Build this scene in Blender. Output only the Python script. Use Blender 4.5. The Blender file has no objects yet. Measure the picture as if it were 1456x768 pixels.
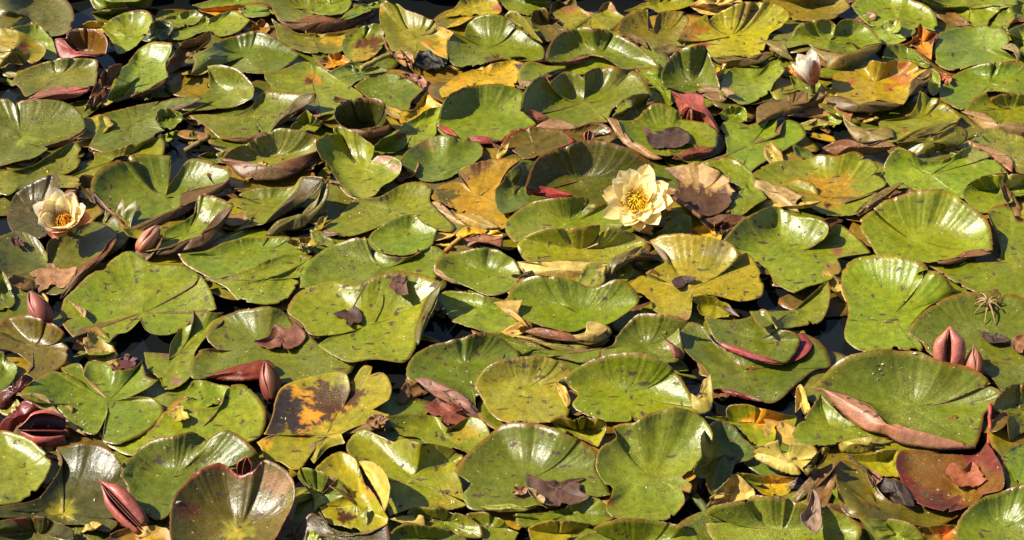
import bpy, math, random
import numpy as np
from mathutils import Vector, Matrix
from mathutils.bvhtree import BVHTree
random.seed(7)
RS = np.random.RandomState(11)

# ------------------------------------------------------------------ camera, sky, sun, exposure
scene = bpy.context.scene
W0, H0 = 1456.0, 768.0                      # photograph size, used to measure where things stand
PITCH, DIST, HFOV = math.radians(34.0), 2.85, math.radians(33.2)
CAM = np.array([0.0, -DIST * math.cos(PITCH), DIST * math.sin(PITCH)])
cd = bpy.data.cameras.new('camera'); cam = bpy.data.objects.new('camera', cd)
scene.collection.objects.link(cam)
cam.location = CAM; cam.rotation_euler = (math.radians(90) - PITCH, 0, 0)
cd.sensor_width = 36.0; cd.lens = 18.0 / math.tan(HFOV / 2); cd.clip_start = 0.05; cd.clip_end = 4000
scene.camera = cam
scene.render.resolution_x, scene.render.resolution_y = 1024, 540

SUN = np.array([-0.73, -0.02, 0.68]); SUN /= np.linalg.norm(SUN)   # towards the sun: left of the camera
world = bpy.data.worlds.new('World'); scene.world = world; world.use_nodes = True
wn = world.node_tree; wn.nodes.clear()
sky = wn.nodes.new('ShaderNodeTexSky'); sky.sky_type = 'NISHITA'; sky.sun_disc = False
sky.sun_elevation = math.asin(SUN[2]); sky.sun_rotation = math.atan2(SUN[0], SUN[1])
bg = wn.nodes.new('ShaderNodeBackground'); bg.inputs['Strength'].default_value = 0.065
wo = wn.nodes.new('ShaderNodeOutputWorld')
wn.links.new(sky.outputs[0], bg.inputs[0]); wn.links.new(bg.outputs[0], wo.inputs[0])
sd = bpy.data.lights.new('sun', 'SUN'); sd.energy = 5.0; sd.angle = math.radians(0.55); sd.color = (1.0, 0.94, 0.84)
sun = bpy.data.objects.new('sun', sd); scene.collection.objects.link(sun)
sun.rotation_euler = Vector(-SUN).to_track_quat('-Z', 'Y').to_euler(); sun.location = (-4, 0, 4)
scene.view_settings.view_transform = 'Standard'; scene.view_settings.look = 'None'
scene.view_settings.exposure = 0.95; scene.view_settings.gamma = 1.0
scene.view_settings.use_curve_mapping = False

# ------------------------------------------------------------------ measuring
TX = math.tan(HFOV / 2); FW = np.array([0, math.cos(PITCH), -math.sin(PITCH)]); UPV = np.array([0, math.sin(PITCH), math.cos(PITCH)])
RT = np.array([1.0, 0, 0])
def ray(px, py):
    px = np.asarray(px, float); py = np.asarray(py, float)
    a = (px - W0 / 2) / (W0 / 2) * TX; b = -(py - H0 / 2) / (W0 / 2) * TX
    return FW + a[..., None] * RT + b[..., None] * UPV
def U(px, py, z):
    d = ray(px, py); t = (np.asarray(z, float) - CAM[2]) / d[..., 2]
    return CAM + d * t[..., None]
def proj(p):
    q = p - CAM; dz = q @ FW
    return np.stack([(q @ RT) / dz / TX * W0 / 2 + W0 / 2, -(q @ UPV) / dz / TX * W0 / 2 + H0 / 2], -1)
ROW = {'A': 0, 'B': 190, 'C': 380, 'D': 568}; COL = {'1': 0, '2': 360, '3': 720, '4': 1076}; KZ = 380 / 1456.0
def px_of(crop, x, y): return COL[crop[1]] + x * KZ, ROW[crop[0]] + y * KZ
def lin(c, k=1.0):
    c = np.asarray(c, float) / 255.0
    return np.where(c <= 0.04045, c / 12.92, ((c + 0.055) / 1.055) ** 2.4) * k
KCOL = np.array([0.83, 0.66, 0.32])                                # photographed sunlit value -> albedo

# ------------------------------------------------------------------ materials
def nd(nt, t, **kw):
    n = nt.nodes.new(t)
    for k, v in kw.items():
        if k in n.inputs: n.inputs[k].default_value = v
        else: setattr(n, k, v)
    return n
def base_mat(name):
    m = bpy.data.materials.new(name); m.use_nodes = True; nt = m.node_tree
    return m, nt, nt.nodes['Principled BSDF'], nt.nodes['Material Output']
def L(nt, a, b): nt.links.new(a, b)
def math_n(nt, op, a, b=None, c=None):
    n = nt.nodes.new('ShaderNodeMath'); n.operation = op
    for i, v in enumerate((a, b, c)):
        if v is None: continue
        if isinstance(v, (int, float)): n.inputs[i].default_value = v
        else: L(nt, v, n.inputs[i])
    return n.outputs[0]
def mixc(nt, fac, a, b, blend='MIX'):
    n = nt.nodes.new('ShaderNodeMix'); n.data_type = 'RGBA'; n.blend_type = blend
    for i, v in ((0, fac), (6, a), (7, b)):
        if isinstance(v, (int, float)): n.inputs[i].default_value = v
        elif isinstance(v, tuple): n.inputs[i].default_value = v
        else: L(nt, v, n.inputs[i])
    return n.outputs[2]
def mapr(nt, v, a, b, c, d):
    n = nt.nodes.new('ShaderNodeMapRange'); n.clamp = True
    L(nt, v, n.inputs[0])
    for i, x in enumerate((a, b, c, d)): n.inputs[1 + i].default_value = x
    return n.outputs[0]

def pad_material():
    m, nt, bs, out = base_mat('lily_pad_skin')
    geo = nd(nt, 'ShaderNodeNewGeometry'); pos = geo.outputs['Position']
    at = nd(nt, 'ShaderNodeAttribute', attribute_name='Col'); uv = nd(nt, 'ShaderNodeAttribute', attribute_name='leaf')
    oi = nd(nt, 'ShaderNodeObjectInfo')
    n1 = nd(nt, 'ShaderNodeTexNoise', Scale=16.0, Detail=5.0, Roughness=0.6); L(nt, pos, n1.inputs['Vector'])
    n2 = nd(nt, 'ShaderNodeTexNoise', Scale=85.0, Detail=6.0, Roughness=0.65); L(nt, pos, n2.inputs['Vector'])
    col = at.outputs['Color']
    # mottling: yellower and browner drifts, deeper green drifts
    f1 = mapr(nt, n1.outputs['Fac'], 0.5, 0.72, 0.0, 0.55)
    warm = mixc(nt, 1.0, col, (1.45, 1.12, 0.7, 1), 'MULTIPLY'); col = mixc(nt, f1, col, warm)
    f2 = mapr(nt, n1.outputs['Fac'], 0.48, 0.3, 0.0, 0.6)
    cool = mixc(nt, 1.0, col, (0.74, 0.92, 0.8, 1), 'MULTIPLY'); col = mixc(nt, f2, col, cool)
    f3 = mapr(nt, n2.outputs['Fac'], 0.35, 0.68, 0.72, 1.22)
    cmb = nd(nt, 'ShaderNodeCombineColor'); [L(nt, f3, cmb.inputs[i]) for i in range(3)]
    col = mixc(nt, 1.0, col, cmb.outputs[0], 'MULTIPLY')
    # veins: radiating, forking lines from the stalk
    sp = nd(nt, 'ShaderNodeSeparateXYZ'); L(nt, uv.outputs['Vector'], sp.inputs[0])
    ang = math_n(nt, 'ARCTAN2', sp.outputs[1], sp.outputs[0])
    r = math_n(nt, 'SQRT', math_n(nt, 'ADD', math_n(nt, 'MULTIPLY', sp.outputs[0], sp.outputs[0]), math_n(nt, 'MULTIPLY', sp.outputs[1], sp.outputs[1])))
    wob = math_n(nt, 'MULTIPLY', n1.outputs['Fac'], 0.55)
    a2 = math_n(nt, 'ADD', ang, wob)
    v1 = math_n(nt, 'ABSOLUTE', math_n(nt, 'SINE', math_n(nt, 'MULTIPLY', a2, 8.0)))
    v2 = math_n(nt, 'ABSOLUTE', math_n(nt, 'SINE', math_n(nt, 'MULTIPLY', a2, 16.0)))
    l1 = math_n(nt, 'MULTIPLY', mapr(nt, v1, 0.0, 0.16, 1.0, 0.0), mapr(nt, r, 0.75, 0.0, 0.0, 1.0))
    l2 = math_n(nt, 'MULTIPLY', mapr(nt, v2, 0.0, 0.2, 1.0, 0.0), math_n(nt, 'MULTIPLY', mapr(nt, r, 0.35, 0.55, 0.0, 0.5), mapr(nt, r, 1.0, 0.7, 0.0, 1.0)))
    vein = math_n(nt, 'MAXIMUM', l1, l2)
    lighter = mixc(nt, 1.0, col, (1.5, 1.4, 1.35, 1), 'MULTIPLY')
    col = mixc(nt, math_n(nt, 'MULTIPLY', vein, 0.22), col, lighter)
    # brown nibbled scars: stretched cells in two directions, only some of them marked, and small round pits
    wv = nd(nt, 'ShaderNodeVectorMath', operation='SCALE'); L(nt, n2.outputs['Color'], wv.inputs[0]); wv.inputs['Scale'].default_value = 0.016
    av = nd(nt, 'ShaderNodeVectorMath', operation='ADD'); L(nt, pos, av.inputs[0]); L(nt, wv.outputs[0], av.inputs[1])
    wear = mapr(nt, oi.outputs['Random'], 0.0, 1.0, 0.0, 0.28)
    mark = None
    for scl, rot, lim, siz in (((34, 130, 70), 0.3, 0.60, 0.34), ((105, 40, 70), 0.5, 0.68, 0.32), ((90, 90, 80), 0.0, 0.74, 0.3)):
        mp = nd(nt, 'ShaderNodeMapping'); mp.inputs['Scale'].default_value = scl; mp.inputs['Rotation'].default_value = (0, 0, rot); L(nt, av.outputs[0], mp.inputs['Vector'])
        vo = nd(nt, 'ShaderNodeTexVoronoi', Scale=1.0, Randomness=1.0); L(nt, mp.outputs[0], vo.inputs['Vector'])
        sc = nd(nt, 'ShaderNodeSeparateColor'); L(nt, vo.outputs['Color'], sc.inputs[0])
        pick = math_n(nt, 'GREATER_THAN', sc.outputs[0], math_n(nt, 'ADD', wear, lim))
        size = math_n(nt, 'MULTIPLY', sc.outputs[1], siz)
        mk = math_n(nt, 'MULTIPLY', pick, math_n(nt, 'LESS_THAN', vo.outputs['Distance'], size))
        halo = math_n(nt, 'MULTIPLY', pick, mapr(nt, math_n(nt, 'SUBTRACT', vo.outputs['Distance'], size), 0.0, 0.16, 0.5, 0.0))
        col = mixc(nt, halo, col, (0.17, 0.12, 0.02, 1))
        mark = mk if mark is None else math_n(nt, 'MAXIMUM', mark, mk)
    col = mixc(nt, math_n(nt, 'MULTIPLY', mark, 0.88), col, mixc(nt, n2.outputs['Fac'], (0.012, 0.006, 0.004, 1), (0.09, 0.04, 0.018, 1)))
    # powdery scurf in drifts
    np_ = nd(nt, 'ShaderNodeTexNoise', Scale=9.5, Detail=2.0); L(nt, pos, np_.inputs['Vector'])
    nf = nd(nt, 'ShaderNodeTexNoise', Scale=520.0, Detail=3.0, Roughness=0.7); L(nt, pos, nf.inputs['Vector'])
    scurf = math_n(nt, 'MULTIPLY', mapr(nt, np_.outputs['Fac'], 0.52, 0.7, 0.0, 0.5), mapr(nt, nf.outputs['Fac'], 0.48, 0.62, 0.0, 1.0))
    col = mixc(nt, scurf, col, (0.34, 0.33, 0.11, 1))
    gr = mapr(nt, nf.outputs['Fac'], 0.3, 0.7, 0.82, 1.2); cg_ = nd(nt, 'ShaderNodeCombineColor'); [L(nt, gr, cg_.inputs[i]) for i in range(3)]
    col = mixc(nt, 1.0, col, cg_.outputs[0], 'MULTIPLY')
    # pale flecks of pollen and dried scale
    vp = nd(nt, 'ShaderNodeTexVoronoi', Scale=150.0); L(nt, pos, vp.inputs['Vector'])
    sp2 = nd(nt, 'ShaderNodeSeparateColor'); L(nt, vp.outputs['Color'], sp2.inputs[0])
    dens = mapr(nt, n1.outputs['Fac'], 0.4, 0.65, 0.975, 0.72)
    fl = math_n(nt, 'MULTIPLY', math_n(nt, 'GREATER_THAN', sp2.outputs[0], dens), math_n(nt, 'LESS_THAN', vp.outputs['Distance'], math_n(nt, 'MULTIPLY', sp2.outputs[2], 0.26)))
    col = mixc(nt, math_n(nt, 'MULTIPLY', fl, 0.6), col, (0.5, 0.46, 0.25, 1))
    L(nt, col, bs.inputs['Base Color'])
    rough = mapr(nt, n2.outputs['Fac'], 0.3, 0.7, 0.28, 0.42)
    dry = math_n(nt, 'SUBTRACT', 1.0, at.outputs['Alpha'])
    rough = math_n(nt, 'ADD', rough, math_n(nt, 'MULTIPLY', dry, 0.35))
    rough = math_n(nt, 'ADD', rough, math_n(nt, 'MULTIPLY', mark, 0.3))
    L(nt, rough, bs.inputs['Roughness']); bs.inputs['IOR'].default_value = 1.5
    # relief
    n3 = nd(nt, 'ShaderNodeTexNoise', Scale=220.0, Detail=3.0); L(nt, pos, n3.inputs['Vector'])
    h = math_n(nt, 'ADD', math_n(nt, 'MULTIPLY', n2.outputs['Fac'], 0.9), math_n(nt, 'MULTIPLY', n3.outputs['Fac'], 0.25))
    h = math_n(nt, 'SUBTRACT', h, math_n(nt, 'MULTIPLY', vein, 0.12))
    h = math_n(nt, 'SUBTRACT', h, math_n(nt, 'MULTIPLY', mark, 0.5))
    bp = nd(nt, 'ShaderNodeBump', Strength=0.55, Distance=0.0022); L(nt, h, bp.inputs['Height'])
    L(nt, bp.outputs[0], bs.inputs['Normal'])
    # thin living leaf: some light comes through
    tr = nd(nt, 'ShaderNodeBsdfTranslucent'); L(nt, mixc(nt, 1.0, col, (1.3, 1.5, 0.5, 1), 'MULTIPLY'), tr.inputs['Color'])
    mx = nd(nt, 'ShaderNodeMixShader'); mx.inputs[0].default_value = 0.10
    L(nt, bs.outputs[0], mx.inputs[1]); L(nt, tr.outputs[0], mx.inputs[2]); L(nt, mx.outputs[0], out.inputs[0])
    return m

def dry_material():
    m, nt, bs, out = base_mat('dried_leaf')
    geo = nd(nt, 'ShaderNodeNewGeometry'); pos = geo.outputs['Position']
    at = nd(nt, 'ShaderNodeAttribute', attribute_name='Col')
    n1 = nd(nt, 'ShaderNodeTexNoise', Scale=60.0, Detail=6.0, Roughness=0.7); L(nt, pos, n1.inputs['Vector'])
    n2 = nd(nt, 'ShaderNodeTexNoise', Scale=210.0, Detail=4.0); L(nt, pos, n2.inputs['Vector'])
    c = mixc(nt, mapr(nt, n1.outputs['Fac'], 0.35, 0.7, 0, 1), mixc(nt, 1.0, at.outputs['Color'], (0.45, 0.4, 0.38, 1), 'MULTIPLY'), mixc(nt, 1.0, at.outputs['Color'], (1.15, 1.12, 1.08, 1), 'MULTIPLY'))
    L(nt, c, bs.inputs['Base Color']); bs.inputs['Roughness'].default_value = 0.62
    bp = nd(nt, 'ShaderNodeBump', Strength=0.7, Distance=0.0025)
    L(nt, math_n(nt, 'ADD', n1.outputs['Fac'], math_n(nt, 'MULTIPLY', n2.outputs['Fac'], 0.4)), bp.inputs['Height']); L(nt, bp.outputs[0], bs.inputs['Normal'])
    return m

def petal_material():
    m, nt, bs, out = base_mat('petal')
    at = nd(nt, 'ShaderNodeAttribute', attribute_name='Col')
    uv = nd(nt, 'ShaderNodeAttribute', attribute_name='leaf')
    mp = nd(nt, 'ShaderNodeMapping'); mp.inputs['Scale'].default_value = (26, 2.5, 1); L(nt, uv.outputs['Vector'], mp.inputs['Vector'])
    n1 = nd(nt, 'ShaderNodeTexNoise', Scale=1.0, Detail=3.0); L(nt, mp.outputs[0], n1.inputs['Vector'])
    c = mixc(nt, mapr(nt, n1.outputs['Fac'], 0.4, 0.75, 0.0, 0.4), at.outputs['Color'], mixc(nt, 1.0, at.outputs['Color'], (0.92, 0.84, 0.7, 1), 'MULTIPLY'))
    L(nt, c, bs.inputs['Base Color']); bs.inputs['Roughness'].default_value = 0.42
    bp = nd(nt, 'ShaderNodeBump', Strength=0.35, Distance=0.0008); L(nt, n1.outputs['Fac'], bp.inputs['Height']); L(nt, bp.outputs[0], bs.inputs['Normal'])
    tr = nd(nt, 'ShaderNodeBsdfTranslucent'); L(nt, c, tr.inputs['Color'])
    mx = nd(nt, 'ShaderNodeMixShader'); mx.inputs[0].default_value = 0.38
    L(nt, bs.outputs[0], mx.inputs[1]); L(nt, tr.outputs[0], mx.inputs[2]); L(nt, mx.outputs[0], out.inputs[0])
    return m

def water_material():
    m, nt, bs, out = base_mat('pond_water')
    geo = nd(nt, 'ShaderNodeNewGeometry')
    n1 = nd(nt, 'ShaderNodeTexNoise', Scale=7.0, Detail=3.0); L(nt, geo.outputs['Position'], n1.inputs['Vector'])
    c = mixc(nt, n1.outputs['Fac'], (0.004, 0.006, 0.008, 1), (0.010, 0.010, 0.007, 1))
    L(nt, c, bs.inputs['Base Color']); bs.inputs['Roughness'].default_value = 0.04; bs.inputs['IOR'].default_value = 1.33
    bp = nd(nt, 'ShaderNodeBump', Strength=0.12, Distance=0.01); L(nt, n1.outputs['Fac'], bp.inputs['Height']); L(nt, bp.outputs[0], bs.inputs['Normal'])
    return m
MAT_PAD, MAT_DRY, MAT_PETAL, MAT_WATER = pad_material(), dry_material(), petal_material(), water_material()

# ------------------------------------------------------------------ helpers
def mesh_obj(name, verts, faces, mat, parent=None, col=None, leaf=None, origin=None, smooth=True):
    verts = np.asarray(verts, float)
    o3 = np.zeros(3) if origin is None else np.asarray(origin, float)
    me = bpy.data.meshes.new(name); me.from_pydata((verts - o3).tolist(), [], faces)
    if col is not None:
        a = me.color_attributes.new('Col', 'FLOAT_COLOR', 'POINT')
        c4 = np.ones((len(verts), 4), np.float32); c4[:, :np.shape(col)[1]] = col; a.data.foreach_set('color', c4.ravel())
    if leaf is not None:
        a = me.attributes.new('leaf', 'FLOAT_VECTOR', 'POINT')
        l3 = np.zeros((len(verts), 3), np.float32); l3[:, :2] = leaf; a.data.foreach_set('vector', l3.ravel())
    if smooth: me.polygons.foreach_set('use_smooth', [True] * len(me.polygons))
    me.materials.append(mat); me.update()
    ob = bpy.data.objects.new(name, me); scene.collection.objects.link(ob); ob.location = o3
    if parent is not None:
        ob.parent = parent; ob.location = o3 - np.array(parent.location)
    return ob
def tag(o, label=None, cat=None, group=None, kind=None):
    for k, v in (('label', label), ('category', cat), ('group', group), ('kind', kind)):
        if v: o[k] = v
    return o
def empty(name, loc):
    o = bpy.data.objects.new(name, None); scene.collection.objects.link(o); o.location = loc; o.empty_display_size = 0.02
    return o
def nrm(v):
    return v / (np.linalg.norm(v, axis=-1, keepdims=True) + 1e-12)
def parse(s):
    out = []
    for w in s.split():
        c = w.endswith('c'); q = [float(x) for x in w.rstrip('c').split(',')]
        out.append((q[0], q[1], q[2] if len(q) > 2 else None, q[3] if len(q) > 3 else 0.0, c))
    return out
def smooth_loop(P, corner, n):
    """closed Hermite loop through the rows of P, n samples spread by length"""
    m = len(P); T = np.zeros_like(P); xy = P[:, :2]
    for i in range(m):
        a, b, c = P[i - 1], P[i], P[(i + 1) % m]
        d1, d2 = xy[i] - xy[i - 1], xy[(i + 1) % m] - xy[i]
        l1, l2 = np.hypot(*d1) + 1e-9, np.hypot(*d2) + 1e-9
        cosang = float(d1 @ d2) / (l1 * l2)
        if corner[i] or cosang < 0.1: continue
        t = (c - a) / (l1 + l2); T[i] = t
    seg = np.hypot(*(np.roll(xy, -1, 0) - xy).T); cum = np.r_[0, np.cumsum(seg)]
    s = np.linspace(0, cum[-1], n, endpoint=False); k = np.clip(np.searchsorted(cum, s, 'right') - 1, 0, m - 1)
    u = ((s - cum[k]) / np.maximum(seg[k], 1e-9))[:, None]; k2 = (k + 1) % m; l = seg[k][:, None]
    h00, h10, h01, h11 = 2*u**3 - 3*u**2 + 1, u**3 - 2*u**2 + u, -2*u**3 + 3*u**2, u**3 - u**2
    return h00 * P[k] + h10 * l * T[k] + h01 * P[k2] + h11 * l * T[k2]
def wave(n, fr, rs):
    t = np.linspace(0, 2 * math.pi, n, endpoint=False); y = np.zeros(n)
    for f in fr: y += rs.randn() / math.sqrt(f) * np.sin(f * t + rs.rand() * 6.28)
    return y / math.sqrt(len(fr))

LAID = []                                  # (bvh, xmin, xmax, ymin, ymax): leaves already lying on the pond
def height_at(pts):
    out = np.full(len(pts), -1.0)
    lo, hi = pts.min(0), pts.max(0)
    for bvh, x0, x1, y0, y1 in LAID:
        if x1 < lo[0] or x0 > hi[0] or y1 < lo[1] or y0 > hi[1]: continue
        m = np.nonzero((pts[:, 0] > x0) & (pts[:, 0] < x1) & (pts[:, 1] > y0) & (pts[:, 1] < y1))[0]
        for i in m:
            h = bvh.ray_cast(Vector((pts[i, 0], pts[i, 1], 1.0)), Vector((0, 0, -1)))
            if h[0] is not None and h[0].z > out[i]: out[i] = h[0].z
    return out

DOWN = None
def sheet(name, mat, B, C, p=2.3, over=None, top=(100, 120, 30), under=(125, 95, 55), rim=None, rimw=0.035, patches=(), nr=13, drape=True,
          gap=0.004, cap=0.05, rip=0.0025, pleat=0.0004, dry=0.0, parent=None, lay=True, crumple=0.0, thick=0.0006, seed=0, kcol=KCOL, bulge=0.0, collect=None):
    """a leaf: rings from its stalk point C to its edge B, with an upper skin, an under skin and an edge between them"""
    rs = np.random.RandomState(seed); n = len(B)
    r = (np.arange(1, nr + 1) / nr) ** 0.85
    ov = np.zeros(n) if over is None else over
    rho = r[:, None] + ov[None] * np.sin(np.pi * np.clip((r - 0.62) / 0.38, 0, 1))[:, None]
    G = np.zeros((nr, n, 3)); G[..., :2] = C[:2] + (B[None, :, :2] - C[:2]) * rho[..., None]
    fq = np.fft.fftfreq(n)[None] * 2 * math.pi; sg = n * (0.008 + 0.085 * (1 - r))[:, None]     # the rim's ups and downs die out towards the stalk
    zb = np.real(np.fft.ifft(np.fft.fft(B[:, 2])[None] * np.exp(-0.5 * (fq * sg) ** 2), axis=1))
    G[..., 2] = C[2] + (zb - C[2]) * (r ** p)[:, None]
    size = np.median(np.linalg.norm(B[:, :2] - C[:2], axis=1))
    w = wave(n, (2, 3, 4, 5, 7, 9), rs); w2 = wave(n, (13, 17, 19, 23, 26, 31), rs); ph = rs.rand() * 6
    G[..., 2] += rip * w[None] * (r ** 2)[:, None] + pleat * w2[None] * (r ** 1.5)[:, None]
    G[..., 2] += 0.0018 * np.sin(r * 7 + ph)[:, None] * wave(n, (1, 2, 3), rs)[None]
    G[..., 2] += bulge * (1 - r ** 2)[:, None]
    if crumple:
        for f in (25, 50, 95, 170):
            a = rs.rand(3) * 6.28; q = rs.randn(2, 2) * f
            G[..., 2] += crumple * 18 / f * np.sin(G[..., 0] * q[0, 0] + G[..., 1] * q[0, 1] + a[0]) * np.cos(G[..., 0] * q[1, 0] + G[..., 1] * q[1, 1] + a[1]) * (0.35 + 0.65 * r)[:, None]
    c = C.copy(); c[2] += bulge
    if drape:
        ki = np.unique(np.round(np.linspace(1, nr - 1, 8)).astype(int)); si = np.arange(0, n, max(1, n // 40)); idx = np.arange(n)
        for q in range(3):                  # settle the leaf on what lies below, sliding it towards the near bank as it rises
            S = G[np.ix_(ki, si)]; H = height_at(S.reshape(-1, 3)).reshape(len(ki), len(si))
            D = np.clip(np.where(H > -0.5, H + gap - S[..., 2], 0), 0, cap if q == 0 else 0.02); E = D.copy()
            if D.max() <= 0: break
            for it in range(36):
                Pd = np.vstack([np.full((1, len(si)), E[0].mean()), E, E[-1:]])
                A = (Pd[:-2] + Pd[2:] + np.roll(E, 1, 1) + np.roll(E, -1, 1)) / 4
                E = np.maximum(D, A * 0.995) if it < 32 else (A + E) / 2
            rows = np.array([np.interp(idx, np.r_[si, n], np.r_[row, row[0]]) for row in E])
            full = np.stack([np.interp(np.arange(nr), ki, rows[:, j]) for j in range(n)], 1)
            G += (CAM - G) / (CAM[2] - G[..., 2:3]) * full[..., None]
            c += (CAM - c) / (CAM[2] - c[2]) * E[0].mean()
    G[..., 2] = np.maximum(G[..., 2], 0.003); c[2] = max(c[2], 0.003)
    # normals
    dt = np.roll(G, -1, 1) - np.roll(G, 1, 1)
    Gc = np.concatenate([np.broadcast_to(c, (1, n, 3)), G], 0); dr = np.concatenate([Gc[2:] - Gc[:-2], Gc[-1:] - Gc[-2:-1]], 0)
    N = nrm(np.cross(dr, dt)); 
    if N[..., 2].mean() < 0: N = -N
    V = G.reshape(-1, 3); nv = len(V)
    top_v = np.vstack([c[None], V]); bot_v = np.vstack([(c - [0, 0, thick])[None], (G - N * thick).reshape(-1, 3)])
    F = []; M = nv + 1
    ccw = np.sum(B[:, 0] * np.roll(B[:, 1], -1) - B[:, 1] * np.roll(B[:, 0], -1)) > 0
    def fc(*a): F.append(a if ccw else a[::-1])
    for j in range(n):
        j2 = (j + 1) % n
        fc(0, 1 + j, 1 + j2); fc(M, M + 1 + j2, M + 1 + j)
        for k in range(nr - 1):
            a, b, d, e = 1 + k*n + j, 1 + k*n + j2, 1 + (k+1)*n + j2, 1 + (k+1)*n + j
            fc(a, e, d, b); fc(M + a, M + b, M + d, M + e)
        a, b = 1 + (nr-1)*n + j, 1 + (nr-1)*n + j2
        fc(a, M + a, M + b, b)
    # colours
    def srgb(c_):
        c_ = np.array(c_, float)
        if c_[1] > c_[0]: c_[0] = max(c_[0], .84 * c_[1])
        return lin(c_, np.array([0.72, 0.64, 0.54]) if c_[0] > 1.12 * c_[1] and c_[2] > 40 else kcol)
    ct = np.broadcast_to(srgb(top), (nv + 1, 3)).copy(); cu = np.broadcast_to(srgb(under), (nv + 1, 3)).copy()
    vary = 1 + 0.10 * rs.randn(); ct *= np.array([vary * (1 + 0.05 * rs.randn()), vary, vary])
    gl = np.full(nv + 1, 1.0 - dry)
    if patches:
        uvp = proj(top_v)
        for (x, y, rad, colr) in patches:
            d = np.hypot(uvp[:, 0] - x, (uvp[:, 1] - y) * 1.5); a = np.arctan2(uvp[:, 1] - y, uvp[:, 0] - x)
            edge = rad * (1 + 0.2 * np.sin(3 * a + rs.rand() * 6) + 0.16 * np.sin(7 * a + rs.rand() * 6) + 0.14 * np.sin(13 * a + rs.rand() * 6) + 0.10 * rs.randn(len(d)))
            f = np.clip((edge - d) / (0.16 * rad + 1.5) + 0.5, 0, 1)[:, None]
            ct = ct * (1 - f) + srgb(colr) * f; gl = gl * (1 - 0.4 * f[:, 0])
    rimc = srgb(rim if rim is not None else (130, 85, 40))
    rr = np.r_[0, np.repeat(r, n)]; wob = np.r_[0, np.tile(np.clip(0.6 + 0.8 * wave(n, (2, 3, 5, 8), rs), 0, 1.6), nr)]
    f = np.clip((rr - (1 - rimw * wob)) / (rimw + 1e-6) * 1.3, 0, 0.85)[:, None]
    ct = ct * (1 - f) + rimc * f
    col = np.zeros((2 * (nv + 1), 4), np.float32); col[:nv + 1, :3] = ct; col[nv + 1:, :3] = cu; col[:nv + 1, 3] = gl; col[nv + 1:, 3] = 0.45
    th0 = rs.rand() * 6.28; an = np.arctan2(G[-1, :, 1] - c[1], G[-1, :, 0] - c[0])
    lf = np.vstack([[[0, 0]], np.stack([r[:, None] * np.cos(an + th0), r[:, None] * np.sin(an + th0)], -1).reshape(-1, 2)])
    if collect is not None:
        o0 = sum(len(q[0]) for q in collect); collect.append((np.vstack([top_v, bot_v]), [tuple(i + o0 for i in q) for q in F], col, np.vstack([lf, lf]))); ob = None
    else:
        ob = mesh_obj(name, np.vstack([top_v, bot_v]), F, mat, parent, col, np.vstack([lf, lf]), origin=c)
    if lay:
        tf = [q for q in F if max(q) < M]
        bvh = BVHTree.FromPolygons(top_v.tolist(), tf); lo, hi = top_v.min(0), top_v.max(0)
        LAID.append((bvh, lo[0], hi[0], lo[1], hi[1]))
    return ob, G[-1].copy(), c

COUNT = [0]
def stem_mesh(name, pts, r0, r1, colr, parent, k=7, mat=None):
    pts = np.asarray(pts, float); n = len(pts); V = []; F = []; r = np.linspace(r0, r1, n)
    for i in range(n):
        t = nrm(pts[min(i + 1, n - 1)] - pts[max(i - 1, 0)]); a = nrm(np.cross(t, [0.3, 0.9, 0.2])); b = np.cross(t, a)
        for j in range(k):
            th = 2 * math.pi * j / k; V.append(pts[i] + r[i] * (a * math.cos(th) + b * math.sin(th)))
    for i in range(n - 1):
        for j in range(k):
            F.append((i*k + j, i*k + (j+1) % k, (i+1)*k + (j+1) % k, (i+1)*k + j))
    F.append(tuple(range(k))[::-1]); F.append(tuple(range((n-1)*k, n*k)))
    V = np.array(V); col = np.zeros((len(V), 4)); col[:, :3] = lin(colr, KCOL); col[:, 3] = .6
    return mesh_obj(name, V, F, mat or MAT_PAD, parent, col, np.zeros((len(V), 2)), origin=pts[0])

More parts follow.
